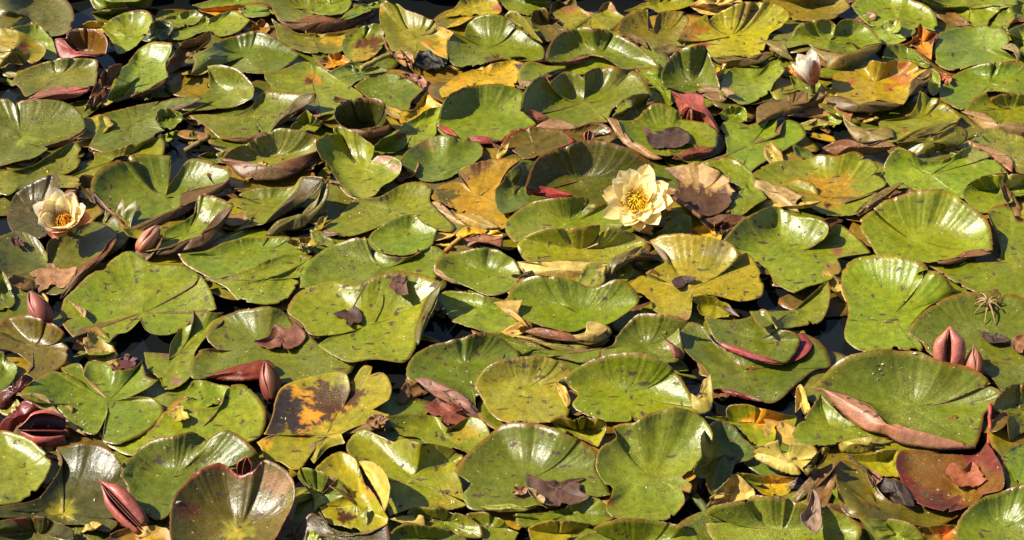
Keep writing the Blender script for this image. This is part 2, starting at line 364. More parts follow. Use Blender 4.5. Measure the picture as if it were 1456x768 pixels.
class Pad: pass
def P(crop, label, top, pts, c=None, u=(128, 98, 55), z=1.0, rim=None, rimw=0.035, pt=(), name='lily_pad', cat='lily pad', group='lily pads floating on the pond',
      mat=None, drape=True, stalk=True, p=3.0, **kw):
    COUNT[0] += 1; sd = COUNT[0]; rs = np.random.RandomState(sd * 13 + 5)
    q = parse(pts); xy = np.array([px_of(crop, a[0], a[1]) for a in q])
    cx = np.array(px_of(crop, c[0], c[1])) if c else xy.mean(0)
    hh = max(np.ptp(xy[:, 1]), 1.0)
    zz = 0.88 * np.array([a[2] if a[2] is not None else 0.5 + 1.6 * np.clip((cx[1] - xy[i, 1]) / (0.5 * hh), -0.15, 1.0) + (rs.rand() - 0.4) * 0.4 for i, a in enumerate(q)])
    Pm = np.column_stack([xy, zz, [a[3] for a in q]]); per = np.hypot(*(np.roll(xy, -1, 0) - xy).T).sum()
    n = int(np.clip(per / 2.7, 40, 190)); S = smooth_loop(Pm, [a[4] for a in q], n)
    d = S[:, :2] - cx; ln = np.hypot(*d.T)[:, None] + 1e-6
    jit = wave(n, (6, 9, 11, 15, 21, 34), rs) * 0.9 + rs.randn(n) * 0.3
    bite = np.zeros(n)
    for b in range(rs.randint(2, 6)):       # nibbled rim
        i0 = rs.randint(n); wdt = rs.randint(1, 5); bite[[(i0 + t) % n for t in range(wdt)]] -= rs.uniform(1.0, 4.5)
    if per > 150 and rs.rand() < 0.5:       # a dry split running in from the rim
        i0 = rs.randint(n); dp = rs.uniform(.15, .42) * ln[i0, 0]; bite[i0] -= dp; bite[(i0 + 1) % n] -= dp * .15
    mv = np.clip(jit + bite, -0.5 * ln[:, 0], 0.3 * ln[:, 0]); S[:, :2] += d / ln * mv[:, None]
    S[:, 2] *= np.clip(1 + np.minimum(bite, 0) / ln[:, 0], 0.3, 1) ** p
    B = U(S[:, 0], S[:, 1], (z + S[:, 2]) / 100.0); C = U(cx[0], cx[1], (z + (c[2] if c and len(c) > 2 else 0.0)) / 100.0)
    pp = [(px_of(crop, a, b) + (rr * KZ, cc)) for a, b, rr, cc in pt]
    if pp: kw.setdefault('nr', 26)
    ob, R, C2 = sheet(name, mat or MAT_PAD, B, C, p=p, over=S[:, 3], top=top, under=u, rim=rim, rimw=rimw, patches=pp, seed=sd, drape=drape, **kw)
    tag(ob, label, cat, group)
    o = Pad(); o.ob, o.rim, o.c, o.crop, o.col, o.seed = ob, R, C2, crop, top, sd
    if stalk:
        a = C2 - [0, 0, 0.002]; e = np.array([C2[0] + rs.uniform(-.02, .02), C2[1] + rs.uniform(.0, .03), -0.06]); t = np.linspace(0, 1, 5)[:, None]
        mid = a * (1 - t) + e * t; mid[1:-1, :2] += rs.uniform(-.006, .006, (3, 2))
        stem_mesh('stalk', mid, 0.0032, 0.0036, (120, 90, 45), ob, 6)
    return o
def F(pad, top, pts, b=0.5, crop=None, name='rolled_edge', u=None, dry=0.35, tilt=0.35, cen=None, lift=0.0):
    """the rolled-up edge of a leaf, seen from its underside: hangs on the nearest stretch of the leaf's rim"""
    COUNT[0] += 1; sd = COUNT[0]; rs = np.random.RandomState(sd)
    crop = crop or pad.crop; q = parse(pts); xy = np.array([px_of(crop, a[0], a[1]) for a in q])
    n = int(np.clip(np.hypot(*(np.roll(xy, -1, 0) - xy).T).sum() / 3.0, 24, 90))
    S = smooth_loop(np.column_stack([xy, [a[2] or 0 for a in q]]), [a[4] for a in q], n); S[:, :2] += rs.randn(n, 2) * 0.25
    rp = proj(pad.rim); rd = (pad.rim - CAM) @ FW
    def depth(pq):
        dd = np.hypot(rp[None, :, 0] - pq[:, None, 0], rp[None, :, 1] - pq[:, None, 1]); w = 1 / (dd + 2.0) ** 4
        near = (w * rd[None]).sum(1) / w.sum(1); dy = pq[:, 1] - (w * rp[None, :, 1]).sum(1) / w.sum(1)
        return near, dy
    cx = xy.mean(0) if cen is None else np.array(px_of(crop, *cen))
    pq = np.vstack([cx[None], S[:, :2]]); de, dy = depth(pq)
    mpp = de * TX * 2 / W0
    de = de - 0.002 - dy * mpp * tilt - np.r_[0, S[:, 2]] / 100.0
    de[0] -= b / 100.0
    X = CAM + ray(pq[:, 0], pq[:, 1]) * de[:, None]; X[:, 2] = np.maximum(X[:, 2], 0.004) + lift / 100.0
    ob, R, C2 = sheet(name, MAT_PAD, X[1:], X[0], p=2.0, top=top, under=u or top, rim=np.array(top) * 0.8, rimw=0.06, nr=8, drape=False, rip=0.0008, pleat=0.0004,
                      dry=dry, parent=pad.ob, seed=sd, lay=False)
    return ob

# ================================================================== setting
def water():
    xs = np.array([-1500, -300, -60, -12, -4, -2, -1, 0, 1, 2, 4, 12, 60, 300, 1500.]); ys = xs + 1.0; k = len(xs)
    V = np.array([[x, y, 0.0] for y in ys for x in xs])
    Fc = [(j*k + i, j*k + i + 1, (j+1)*k + i + 1, (j+1)*k + i) for j in range(k-1) for i in range(k-1)]
    tag(mesh_obj('pond_water', V, Fc, MAT_WATER), 'dark still pond water between the lily pads', None, None, 'structure')
water()


# ================================================================== the carpet goes on beyond the measured patch
def joined(name, box, label):
    V = np.vstack([b[0] for b in box]); Fc = [f for b in box for f in b[1]]
    o = mesh_obj(name, V, Fc, MAT_PAD, None, np.vstack([b[2] for b in box]), np.vstack([b[3] for b in box])); tag(o, label, None, None, 'stuff')
def outer_pads():
    rs = np.random.RandomState(21); k = 0; box = []
    cols = [(112,132,34), (120,142,32), (104,126,40), (132,145,34), (96,132,32), (145,148,36)]
    for gy in np.arange(-1.02, 1.75, 0.165):
        for gx in np.arange(-1.5, 1.51, 0.185):
            x, y = gx + rs.uniform(-.05, .05) + (0.09 if int(round(gy / 0.165)) % 2 else 0), gy + rs.uniform(-.04, .04)
            q = proj(np.array([[x, y, .02]]))[0]
            mx = 105 - 55 * (y > 0.3); my = (22 if q[0] < 500 else 6) if q[1] < 0 else 35
            if -mx * .6 < q[0] < W0 + mx * .35 and -my < q[1] < H0 + my: continue
            R = rs.uniform(.085, .12); n = 64; t = np.linspace(0, 2 * math.pi, n, endpoint=False); nt_ = rs.rand() * 6.28
            rad = R * (1 + .04 * wave(n, (2, 3, 5, 7), rs)) * (1 - .78 * np.exp(-((np.angle(np.exp(1j * (t - nt_)))) / .10) ** 2))
            zr = .012 + rs.uniform(0, .02) + .012 * wave(n, (1, 2, 3, 4), rs)
            tilt = rs.uniform(-.12, .12, 2)
            B = np.stack([x + rad * np.cos(t), y + rad * np.sin(t), np.maximum(.005, .012 + zr + tilt[0] * rad * np.cos(t) + tilt[1] * rad * np.sin(t))], 1)
            ob, R_, C_ = sheet('lily_pad', MAT_PAD, B, np.array([x, y, .014]), top=cols[rs.randint(len(cols))], seed=900 + k, nr=9, collect=box); k += 1
    joined('lily_pad_carpet', box, 'carpet of plain notched lily pads spreading on around the pond')
outer_pads()

def under_pads():
    """low pads lying under the others, leaving the open water gaps free"""
    rs = np.random.RandomState(4); k = 0; box = []
    gaps = [(110,25,34), (243,205,34), (195,482,58), (12,135,22), (592,515,40), (15,335,30), (1000,705,32), (1185,480,34), (1130,585,30), (645,440,26), (1400,640,26), (150,90,20), (180,150,24), (985,560,24), (250,440,26), (600,10,26), (30,395,26), (1240,215,18)]
    cols = [(96,128,34), (112,140,30), (140,140,36), (120,100,44), (80,120,36), (150,130,40), (104,112,44)]
    for gy in np.arange(-.62, .95, 0.115):
        for gx in np.arange(-1.15, 1.16, 0.135):
            x, y = gx + rs.uniform(-.04, .04) + (.065 if int(round(gy / .115)) % 2 else 0), gy + rs.uniform(-.035, .035)
            q = proj(np.array([[x, y, .01]]))[0]
            if not (-60 < q[0] < W0 + 60 and -40 < q[1] < H0 + 60): continue
            pp = 1456 / (2 * TX * np.linalg.norm(np.array([x, y, 0]) - CAM)); R = rs.uniform(.06, .095)
            if any(math.hypot((q[0] - g[0]), (q[1] - g[1]) * 1.6) < g[2] + R * pp * .85 for g in gaps): 
                R = .04
                if any(math.hypot((q[0] - g[0]), (q[1] - g[1]) * 1.6) < g[2] + R * pp for g in gaps): continue
            n = 44; t = np.linspace(0, 2 * math.pi, n, endpoint=False); nt_ = rs.rand() * 6.28
            rad = R * (1 + .09 * wave(n, (2, 3, 5, 7, 9), rs)) * (1 - .6 * np.exp(-((np.angle(np.exp(1j * (t - nt_)))) / .14) ** 2))
            tilt = rs.uniform(-.16, .16, 2)
            B = np.stack([x + rad * np.cos(t), y + rad * np.sin(t), np.maximum(.003, .006 + .006 * wave(n, (1, 2, 3, 5), rs) + tilt[0] * rad * np.cos(t) + tilt[1] * rad * np.sin(t))], 1)
            ob, R_, C_ = sheet('lily_pad', MAT_PAD, B, np.array([x, y, .006]), top=cols[rs.randint(len(cols))], seed=2900 + k, nr=6, gap=.002, cap=.012, collect=box); k += 1
    joined('sunken_lily_pads', box, 'low layer of half covered lily pads on the water')
under_pads()
LOW = len(LAID)                            # everything laid so far is the low layer
# ================================================================== lily pads, far bank to near bank, lower ones first
# each: which part of the pond, description, colour, edge points (measured), stalk point
# ---- far left
P('A1', 'large dull olive pad with brown rippled rim in the far corner', (100,104,44), '-150,60 -60,-40 150,-70,2 340,-20,3 400,60,3 385,165,2 330,195,1 200,205 0,190 -120,140', rim=(110,70,35), rimw=.1)
P('A1', 'bright green pad between far dull olive pad and wet brown cup', (120,158,24), '480,-40 700,-60 840,-20 820,30 740,52 620,58 520,52')
P('A1', 'small shiny deep green pad under bright far pad', (84,132,24), '495,75 560,48 700,45 690,80 620,110 555,122')
P('A1', 'ragged yellow fringe pad behind wet brown cup', (165,155,30), '430,155 460,125 520,115 580,130 600,170 520,190 450,185', rim=(190,150,40))
P('A1', 'lobed lime green pad lapping against wet brown cup', (122,160,30), '30,150 120,142 210,130,2 245,170,1 290,220 315,330 250,325 150,300 50,250', pt=[(60,180,60,(130,140,30))])
P('A1', 'yellow pad with rusty blotches at the pond edge beside brown cup', (152,148,36), '-120,180 0,150 100,170 190,215 250,260,1.5,.05 235,310,1.5,.1 150,350,1,.1 60,345,1 0,382 -100,360', pt=[(130,260,28,(150,70,20)),(60,230,40,(165,150,60))], u=(120,80,40))
w = P('A1', 'wet brown cup shaped pad with pink outside', (118,84,34), '335,205,3 420,165,4 530,168,5 582,212,5 575,292,2.6 440,292,2.4 370,248,2.6', c=(460,270,-.5), u=(170,85,75), rim=(150,80,60))
F(w, (178,84,76), '298,215 335,208 375,250 440,292 570,296 520,305 430,305 360,332 320,300')
P('A1', 'narrow green pad fringed with orange strip by far corner', (120,140,24), '890,100 960,75 1060,55 1110,80 1080,125 1000,150 930,162 895,130')
P('A1', 'orange decayed strip of pad under far olive pad', (225,160,20), '1080,55 1160,42 1330,25 1325,62 1200,86 1130,78', dry=.4, rim=(170,90,20))
P('A1', 'wide green pad with ragged notch by the orange strip', (116,142,28), '910,172 990,160 1080,130 1118,82 1140,100 1180,80 1280,60 1362,110 1310,165 1200,197 1130,172 1000,218 930,212')
P('A1', 'olive green pad over the orange strip at far bank', (112,140,26), '1050,30 1150,0 1300,-40 1456,-35 1500,40 1456,88 1335,85 1330,32 1200,52 1100,46')
P('A1', 'small orange crusted pad scrap near far green pads', (200,150,40), '1350,165 1380,130 1430,105 1470,150 1440,185 1390,180', dry=.5)
w = P('A1', 'tipped bright pad with torn tip leaning over brown cup', (128,156,36), '550,150,1 600,110,2 680,70,3 790,52,4 826,82,4 815,150,3 750,240,1.5 690,287 640,292 612,230', c=(690,200), z=2)
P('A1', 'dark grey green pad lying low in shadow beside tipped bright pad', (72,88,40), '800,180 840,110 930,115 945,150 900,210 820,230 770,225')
i_ = P('A1', 'long pad with upturned pink near edge by the blue water gap', (116,120,46), '70,445 110,390 240,340,2 330,320,3 520,318,3 532,390,2 520,460,2 490,480,2.2 330,475,2.2 210,502,2 140,530,1.5 105,480', c=(310,415), u=(170,90,85), z=1.6)
F(i_, (176,96,88), '140,546 215,500 330,470 490,478 480,500 400,535 270,548', b=.9)
P('A1', 'brown blade of pad standing upright beside pink edged pad', (112,72,34), '458,608,0 480,560,1 510,480,3 560,400,5 612,358,6 666,344,6 652,400,4 600,480,2.5 550,550,1 500,595', u=(120,70,35), rim=(130,75,40), c=(560,480,2), z=1.5, stalk=False)
k_ = P('A1', 'glossy tipped pad with brown near rim beside upright brown blade', (118,140,40), '585,545 640,400 720,312 760,262,2 830,226,4 930,235,5 936,270,4 905,340,2 912,420,1.2 830,482,1 740,512,1 690,532 640,556', c=(760,420), z=2)
F(k_, (110,75,35), '640,556 690,532 830,482 912,420 900,455 830,500 700,545', b=.3)
P('A1', 'tan curled cone of pad edge pointing up by glossy tipped pad', (128,100,56), '905,385,1 940,300,2 1000,230,4 1080,200,5 1142,168,6 1158,195,5 1100,245,4 1040,305,3 1000,352,2 925,402,1', dry=.5, z=2, stalk=False, bulge=.012)
m_ = P('A1', 'broad smooth green pad with bright far rim behind heap of leaves', (92,130,36), '1040,410 1060,340 1050,300 1110,270 1210,215,2 1300,190,3 1390,168,4 1450,180,4 1530,220,3 1635,292,1 1600,335 1520,390 1400,398 1250,385 1130,362', c=(1330,310), z=1.5)
P('A1', 'vivid green bent pad shading itself behind nibbled pad', (72,132,22), '1130,360,3 1200,350,5 1300,382,5 1372,460,3 1382,520,2 1300,572 1200,592 1000,602 960,572 1040,540 1120,500 1140,430', c=(1240,500), z=1.5)
o_ = P('A1', 'wide flat olive pad in front of glossy tipped pad', (108,124,44), '480,800 540,690 540,640 640,600 860,550 1010,525 1080,520 1105,540 970,572 900,590 850,640 880,700 900,712 820,752 700,812 590,835', c=(720,670))
P('A1', 'small vivid green lobed pad lapping over wide flat olive pad', (70,140,20), '870,590 920,590 992,620 996,650 930,706 880,692 845,650')
P('A1', 'vivid green leaf tip in the dark water gap', (76,150,24), '860,742 910,715 975,712 950,745 920,772 880,766')
p_ = P('A1', 'round olive green pad with brown upright right rim', (118,130,36), '1030,630 1130,625 1290,620 1380,570 1410,530 1456,500,2 1560,505,3 1640,505,4 1715,512,5 1640,590,3 1569,650,2 1490,700,1 1465,728,.5 1380,742 1300,757 1200,752 1150,712 1080,662', c=(1380,640))
F(p_, (92,78,36), '1465,728 1500,665 1569,585 1640,520 1725,512 1715,540 1650,592 1580,652 1490,706', b=.4)
F(p_, (120,82,45), '1200,752 1300,752 1450,720 1460,740 1400,775 1290,775')
q_ = P('A1', 'big round green pad with radiating veins and glossy far rim', (108,124,44), '-130,620 -60,575,2 0,545,3 100,540,4 300,540,4 390,570,3 437,612,2 466,690,1 430,735 300,790 240,797 130,768c 265,818 200,858 100,880 -50,900 -150,800', c=(115,755), z=1.6, pt=[(130,760,50,(125,150,40))])
F(q_, (125,85,45), '466,692 460,725 400,770 300,800 240,798 300,786 430,730', b=.4)
# ---- far middle
P('A2', 'fresh green pad with pale veins at far bank', (100,154,26), '90,60 60,20 100,-40 250,-50 345,0 330,40 290,60 250,92 200,106 130,82')
d_ = P('A2', 'olive pad with long brown rolled edge near far bank', (118,128,30), '-60,20 80,20 140,108 200,125 290,90,2 440,95,2 600,68,2 655,50,2 520,10 300,-20 100,-20', u=(120,72,40))
P('A2', 'fresh green pad with yellow edge standing behind brown rolled edge', (112,154,26), '345,0 360,-50 520,-50 536,20 480,76,1.5 400,82,1.5 300,62', z=2)
P('A2', 'green tongue of pad pointing from brown rolled edge', (110,150,28), '470,108 540,45 720,-5 740,10 700,32 640,62 540,98', z=2)
F(d_, (128,78,44), '130,108 190,126 290,92 360,82 440,96 520,100 600,65 658,50 640,92 560,132 470,172 370,184 250,172 180,146', b=1.0)
P('A2', 'yellow olive pad lying below brown rolled edge', (128,132,24), '100,100 190,160 280,182 420,180 515,170 495,230 482,282 400,292 300,286 240,276 150,232', pt=[(400,215,30,(110,60,15)),(430,205,60,(170,150,20))])
P('A2', 'orange decayed pad scrap below yellow olive pad', (200,150,20), '355,332 400,300 480,290 532,340 480,362 420,372', dry=.3, pt=[(380,330,30,(110,70,20))])
f_ = P('A2', 'round green pad with brown stain beside pale broken stalk', (120,150,28), '580,150,2 630,125,3 705,150,2 715,200 705,262 600,332 520,322 490,282 488,222 530,180', pt=[(640,245,75,(100,62,20)),(600,300,60,(170,150,20))], c=(590,220))
h_ = P('A2', 'tilted pad with orange decayed right side and tears', (124,128,26), '690,50,2 700,20,3 780,20,3 830,50,3 920,82,3 1000,110,3 992,162,2 1022,140,3 1092,175,3 1062,222,2 1060,322,1 1000,302 930,276 900,282 888,332 840,292 760,282 740,250 710,200 690,112', c=(880,200), z=2, pt=[(1050,200,55,(220,160,30)),(1020,280,45,(200,150,20)),(950,240,25,(190,130,20)),(985,110,22,(130,80,40)),(690,60,30,(170,150,30))], dry=.2)
k2 = P('A2', 'broad green pad with long bright glare beside decayed orange pad', (106,136,28), '1060,310 1055,225 1092,180 1150,200 1170,130,2 1230,90,4 1330,78,5 1400,110,4 1480,170,3 1580,255,1 1578,320 1475,332 1350,322 1220,360 1110,362', c=(1290,260), z=1.5, pt=[(1310,330,45,(90,60,25))])
l_ = P('A2', 'bright yellow spotted pad with dark rotten end', (200,172,20), '1030,532 1015,490 1100,420 1220,370,1.5 1330,340,2 1430,325,2 1478,340,2 1452,400 1416,480 1320,462 1200,492 1110,512', pt=[(1462,365,32,(60,40,20)),(1130,440,26,(190,140,20))], dry=.15)
P('A2', 'ragged yellow green pad at far bank beside dark debris', (172,164,26), '1040,92 1110,30 1150,-20 1300,-25 1352,40 1340,76 1200,92 1150,86', dry=.2, pt=[(1330,40,30,(170,110,70))])
P('A2', 'green pad at far bank behind pale curled pad', (108,146,28), '1330,0 1400,-60 1600,-60 1626,0 1600,62 1480,76 1400,62 1370,30')
P('A2', 'pale glossy strip of pad overlapping broad glare pad', (150,165,90), '1370,82,2 1400,55,3 1470,92,3 1520,160,2 1575,232,1 1480,182,1 1420,130,1', z=3)
P('A2', 'smooth dark green pad in front of rotten black clump', (70,128,28), '550,470 620,420 740,395 850,430 932,490 860,560 852,606 740,612 650,562 590,502')
P('A2', 'small shiny pad scraps beside pale broken stalk', (130,150,70), '420,432 430,382 530,350,2 562,372 700,362 742,386 640,412 560,450 520,475 450,442')
s_ = P('A2', 'pad with orange eaten patch and glossy bent middle', (122,138,32), '60,400 150,385 290,335 390,375 500,450 600,520 590,548 480,562 450,640 370,655 340,522 260,516 100,502', c=(320,455), pt=[(320,430,50,(170,130,30)),(300,440,24,(90,55,25))])
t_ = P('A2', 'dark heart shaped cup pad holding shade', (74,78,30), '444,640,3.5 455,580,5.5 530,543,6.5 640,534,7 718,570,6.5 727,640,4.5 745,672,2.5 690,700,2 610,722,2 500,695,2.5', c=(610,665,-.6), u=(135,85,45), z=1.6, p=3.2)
F(t_, (135,84,44), '488,692 560,712 650,712 752,670 735,720 640,756 580,748 520,722', b=.9)
P('A2', 'small bright upright pad between brown rim and dark cup', (128,152,46), '190,722 230,660,1.5 290,595,3 332,630,3 382,662,2 370,692 330,722 260,718', z=2)
P('A2', 'yellow torn strip of pad beside dark cup', (198,168,18), '800,662 810,602 862,602 900,560 950,500,2 982,540 1042,576 960,602 900,642 820,676', dry=.1)
P('A2', 'long green pad with brown eaten hole beside yellow strip', (116,148,28), '640,820 690,766 790,700 900,630 1010,580,2 1036,602,2 1002,662 992,742 900,800 840,806 750,832', pt=[(800,735,34,(120,75,40))], c=(880,710))
y_ = P('A2', 'broad two lobed green pad with bright ridge and red near tips', (100,140,32), '1005,695 1035,560,4 1090,500,5 1200,470,4 1310,458,4 1456,490,2.5 1475,520,2 1530,630,1 1552,668 1480,702 1380,742 1350,770 1200,772 1080,762', c=(1250,630), z=1.8)
F(y_, (165,60,55), '1000,690 1060,695 1112,742 1040,722', b=.3)
F(y_, (165,62,60), '1168,752 1230,738 1345,768 1300,784 1220,782', b=.3)
# ---- far right of middle
P('A3', 'dull brown pad corner at far bank', (100,90,40), '235,72 260,10 370,-5 385,32 330,42 280,62')
P('A3', 'yellow green pad with brown burnt tips at far bank', (152,160,32), '250,70 320,40 380,30 430,60 500,60 530,20 570,10 602,60 652,90 612,130 602,176 540,162 420,156 330,166 280,112', pt=[(340,50,40,(180,130,80)),(450,60,40,(190,150,90)),(600,40,35,(150,80,50)),(540,30,30,(160,110,60))])
P('A3', 'olive curled lobe standing in front of burnt tipped pad', (108,98,46), '133,102,2 150,55,4 200,45,4 240,80,3 290,100,2 270,122,2 332,162,1 290,200 230,228 190,190 150,152', z=2)
P('A3', 'yellow green pad at far bank beside pale dead leaf', (144,156,26), '640,62 720,30 770,-20 900,-40 1010,-10 1032,12 950,52 830,66 770,42 740,52')
e_ = P('A3', 'olive spotted pad with deep dark tear and tan rolled rim', (120,122,32), '600,162,2 640,90,3 720,50,4 770,50,4 768,160c 800,150 830,72,3 900,60,3 980,70,3 992,122,2 960,182,1 930,222 972,252 900,252 790,262 770,232 700,202', c=(830,195), z=1.6)
F(e_, (140,110,60), '795,262 880,248 985,268 960,302 880,322 830,302', b=.8)
F(e_, (130,110,60), '605,175 680,185 740,210 778,268 700,228', b=.4)
g_ = P('A3', 'large yellow green pad with rusty far corner and crinkled glare', (160,160,36), '930,210,2 980,150,2 1090,80,3 1098,125,2 1130,80,3 1230,30,5 1320,8,6 1456,18,5 1540,60,4 1545,90,3 1500,142,2 1440,182,1 1395,282,1 1360,322,1 1250,302,1 1130,320,1 1040,272,1 1000,252 950,232', c=(1220,200), z=1.6, pt=[(1000,170,80,(165,120,40)),(1320,70,60,(170,140,60)),(1060,245,40,(150,80,40))])
F(g_, (138,115,58), '1125,320 1200,308 1340,318 1420,282 1475,293 1390,345 1260,362 1160,348', b=.9)
P('A3', 'saturated green pad lying under glossy curved pad', (72,150,30), '85,482 60,410 110,340 300,350 380,330 440,300 540,288 640,340 685,372 500,366 420,402 250,402 170,422')
hh = P('A3', 'curved pad with long white glare over saturated green pad', (106,134,38), '210,330,3 225,265,4 270,195,5 360,158,5 470,153,6 560,170,5 690,235,4 780,300,2.5 838,362,1 740,372 640,376 540,322 430,302 300,330', c=(500,290), z=2, u=(150,95,70))
F(hh, (150,98,72), '130,337 250,333 330,318 442,288 420,332 350,352 240,357', b=.6)
P('A3', 'saturated green strip of pad beneath glossy upright pad', (76,152,28), '700,380 860,362 872,382 852,442 892,482 897,562 860,512 800,462 740,422')
j_ = P('A3', 'great oval pad with notched far rim, glare ridge and rolled pink lip', (116,128,34), '75,602,3.5 90,520,5 140,440,6 190,410,6 238,445,5 310,390,5 370,390,5 432,432,4 425,400,5 520,362,5 620,370,5 660,412,3 690,383,4 750,430,3 792,512,1.5 720,520 590,582 560,642 582,672 480,666 390,690 300,666 160,662 90,615,2', c=(420,560), z=2)
F(j_, (165,105,80), '88,602 150,600 230,640 222,662 130,642', b=.4)
P('A3', 'dull brown pad in shade below great oval pad', (100,88,32), '20,760 100,700 200,700 390,695,2 450,670,3 540,680,3 610,745,2 500,800 300,810 100,830', rim=(150,60,50), rimw=.1)
F(j_, (176,128,96), '160,688 220,655 300,655 372,682 382,718 330,742 240,732', b=1.0)
P('A3', 'small shaded pad with brown rim tucked beside great oval pad', (92,120,32), '585,592 640,540,2 720,515,3 792,513,3 765,560,2 755,622 700,672 620,674 580,642', z=2)
oo = P('A3', 'steep dark green glossy pad with cluster of pale specks', (90,112,40), '845,462,1 860,360,3 930,270,6 1000,258,7 1082,248,7 1112,312,5 1162,462,2.5 1166,502,1 1000,504 900,484', c=(1010,440), z=2)
pp_ = P('A3', 'light green pad lobe in front of large yellow green pad', (116,152,36), '1165,482 1190,410 1240,370 1390,372 1456,330,2 1500,335,2 1512,388,2 1460,452,1 1420,512 1290,572 1230,542 1165,512', z=1.5)
P('A3', 'green leaf edge lit between tan folds near half open bud', (96,148,28), '1165,622 1180,585 1300,590 1312,662 1200,667')
mm = P('A3', 'pad carrying shrivelled dark leaf, with red and tan turned lips', (118,138,30), '600,655,3 700,650,2 780,570,4 860,566,4 930,600,3 950,652,1 1000,655 1142,690 1152,760 1138,800,1 1050,810,1 950,838,1 860,850,1 790,835,1 700,790,1 640,740,2', c=(880,750), z=2, u=(150,70,55))
F(mm, (150,75,55), '905,860 980,818 1060,797 1138,806 1120,835 1040,855 960,870', b=.7)
F(mm, (165,130,85), '545,640 600,652 650,766 700,795 790,838 850,868 790,868 690,815 640,780 580,700', b=.5)
r_ = P('A3', 'pink red leaf folded like a tent beside shrivelled dark leaf', (172,86,80), '893,500,3 960,503,4 1062,515,5 1088,580,4 1142,662,2 1162,718,1 1100,684 1040,663 960,663 930,592', c=(1010,590,3.6), u=(150,60,60), z=2, rim=(120,50,50), dry=.2)
uu = P('A3', 'big pale green pad with split far edge right of pink tent leaf', (118,152,36), '1170,682 1210,660 1320,672 1430,642 1450,603,1.5 1475,640 1465,722c 1492,732 1522,660 1600,680,1.5 1632,738 1540,802 1456,852 1340,932 1300,1000 1200,952 1050,888 1190,852 1195,762', c=(1330,790))
# ---- far right
P('A4', 'brownish olive pad at far bank above half open bud', (142,132,56), '-50,-40 200,-60 470,-20 512,40 430,96 350,112 200,106 100,40')
P('A4', 'green pad with wavy rim behind orange dead scrap', (104,150,28), '515,30 560,-10,2 680,-40,3 850,0,3 950,50,3 982,110,2 978,172,1 900,135 850,192 800,202 700,142 630,142 570,102')
ct = P('A4', 'yellow green pad with brown folded corner at far bank', (124,150,28), '880,-20 1100,-60 1400,-40 1422,25 1335,50 1272,100 1252,137 1170,132 1060,62 980,52 920,22')
F(ct, (128,96,40), '978,58 1060,58 1130,100 1168,137 1080,147 1000,167', b=.4)
P('A4', 'small green pad with orange scrap at the pond corner', (116,150,28), '1300,105 1340,60 1456,20 1520,60 1500,112 1400,124 1360,162', pt=[(1420,120,35,(180,110,60))])
P('A4', 'pale glossy wrinkled pad between green pad and orange scrap', (160,182,84), '625,152 700,120,2 780,98,3 788,170,2 817,212,1 760,242 690,242 640,182', z=1.6)
P('A4', 'smooth green pad below orange dead scrap', (78,130,40), '680,332 710,250 800,243 880,290 952,352 930,372 880,367 760,332')
P('A4', 'green pad at pond corner with dried tan curl', (112,150,34), '1360,172 1456,130,2 1560,150,2 1560,300 1456,304 1430,272')
kk = P('A4', 'dull green flat pad right of orange dead scrap', (98,132,52), '962,312 970,240 1000,180,2 1110,150,2 1280,135,2 1362,170,1 1372,232 1332,262 1422,332 1350,347 1200,352 1080,388 1000,362', c=(1180,260))
F(kk, (165,145,95), '1330,262 1390,235 1425,262 1438,300 1422,348 1408,300 1385,270', b=.4)
P('A4', 'narrow green pad standing behind yellow blotched pad', (88,142,44), '935,500 945,370,2 990,400,2 1002,472 975,525')
ff = P('A4', 'green pad with turned down olive skirt sheltering half open bud', (124,146,36), '40,220 130,215 190,200,1 210,150,3 260,115,5 330,108,5 405,120,4 430,152,3 470,110,4 540,105,4 610,140,3 684,236,2 590,252,2 530,282,1.5 380,275,1.5 280,240,1 140,262', c=(400,215), z=2.5, u=(120,108,50))
F(ff, (122,110,50), '275,235 350,268 540,282 595,252 687,234 662,277 590,332 480,378 395,392 370,342 330,290', b=1.0)
F(ff, (135,120,65), '35,218 140,232 165,270 205,335 120,300', b=.3)
P('A4', 'green pad carrying shadow of half open bud', (108,146,34), '120,500 200,480 180,410 250,418 330,430 385,515 290,512 270,492')
P('A4', 'bright green tip of pad under brown folded edges', (112,152,26), '275,683 400,615,1.5 442,615,1.5 467,662 430,687 330,697')
bf = P('A4', 'brown folded pad edges below half open bud', (120,96,44), '0,590,1 100,545,2 230,495,3 275,490,3 282,560,2 340,505,3 382,515,3 352,562,1 230,612 130,642 0,672', u=(125,85,50), z=2.2, dry=.4, rim=(90,55,35), c=(190,575,1.5), stalk=False)
ym = P('A4', 'yellow pad with rusty spots and brown curled near rim', (164,150,32), '408,472 430,402 590,372,1 620,330,4 690,340,4 780,325,4 870,340,4 890,378,3 950,363,5 932,420,4 852,432,3 830,520,1.5 792,572,1 660,547,1 610,577,1 480,562,1 420,512', c=(640,450), z=2.5, pt=[(790,430,55,(165,110,40)),(800,360,30,(160,90,40)),(520,440,24,(170,110,30)),(720,480,30,(160,100,40))])
F(ym, (120,92,46), '370,530 440,525 480,562 610,580 650,547 800,572 720,602 600,614 490,604 400,572', b=.8)
F(ym, (96,80,40), '828,520 850,435 945,368 952,400 905,472 850,520', b=.4)
ss = P('A4', 'pale green pad at right bank behind crumpled tan rim', (112,142,34), '1000,482 1060,420,1 1150,370,2 1280,340,4 1456,345,4 1580,380,3 1580,480 1456,512 1250,507 1150,582 1110,602 1030,562 1000,542', c=(1270,450), z=1.5)
tt = P('A4', 'yellow green pad with crumpled tan near rim at right bank', (136,152,36), '1130,600,1 1180,540,2 1250,503,3 1262,548,2 1330,515,3 1456,510,3 1580,540 1580,690 1456,680,1 1370,672,1 1320,690,1 1250,622,1', c=(1390,590), z=2)
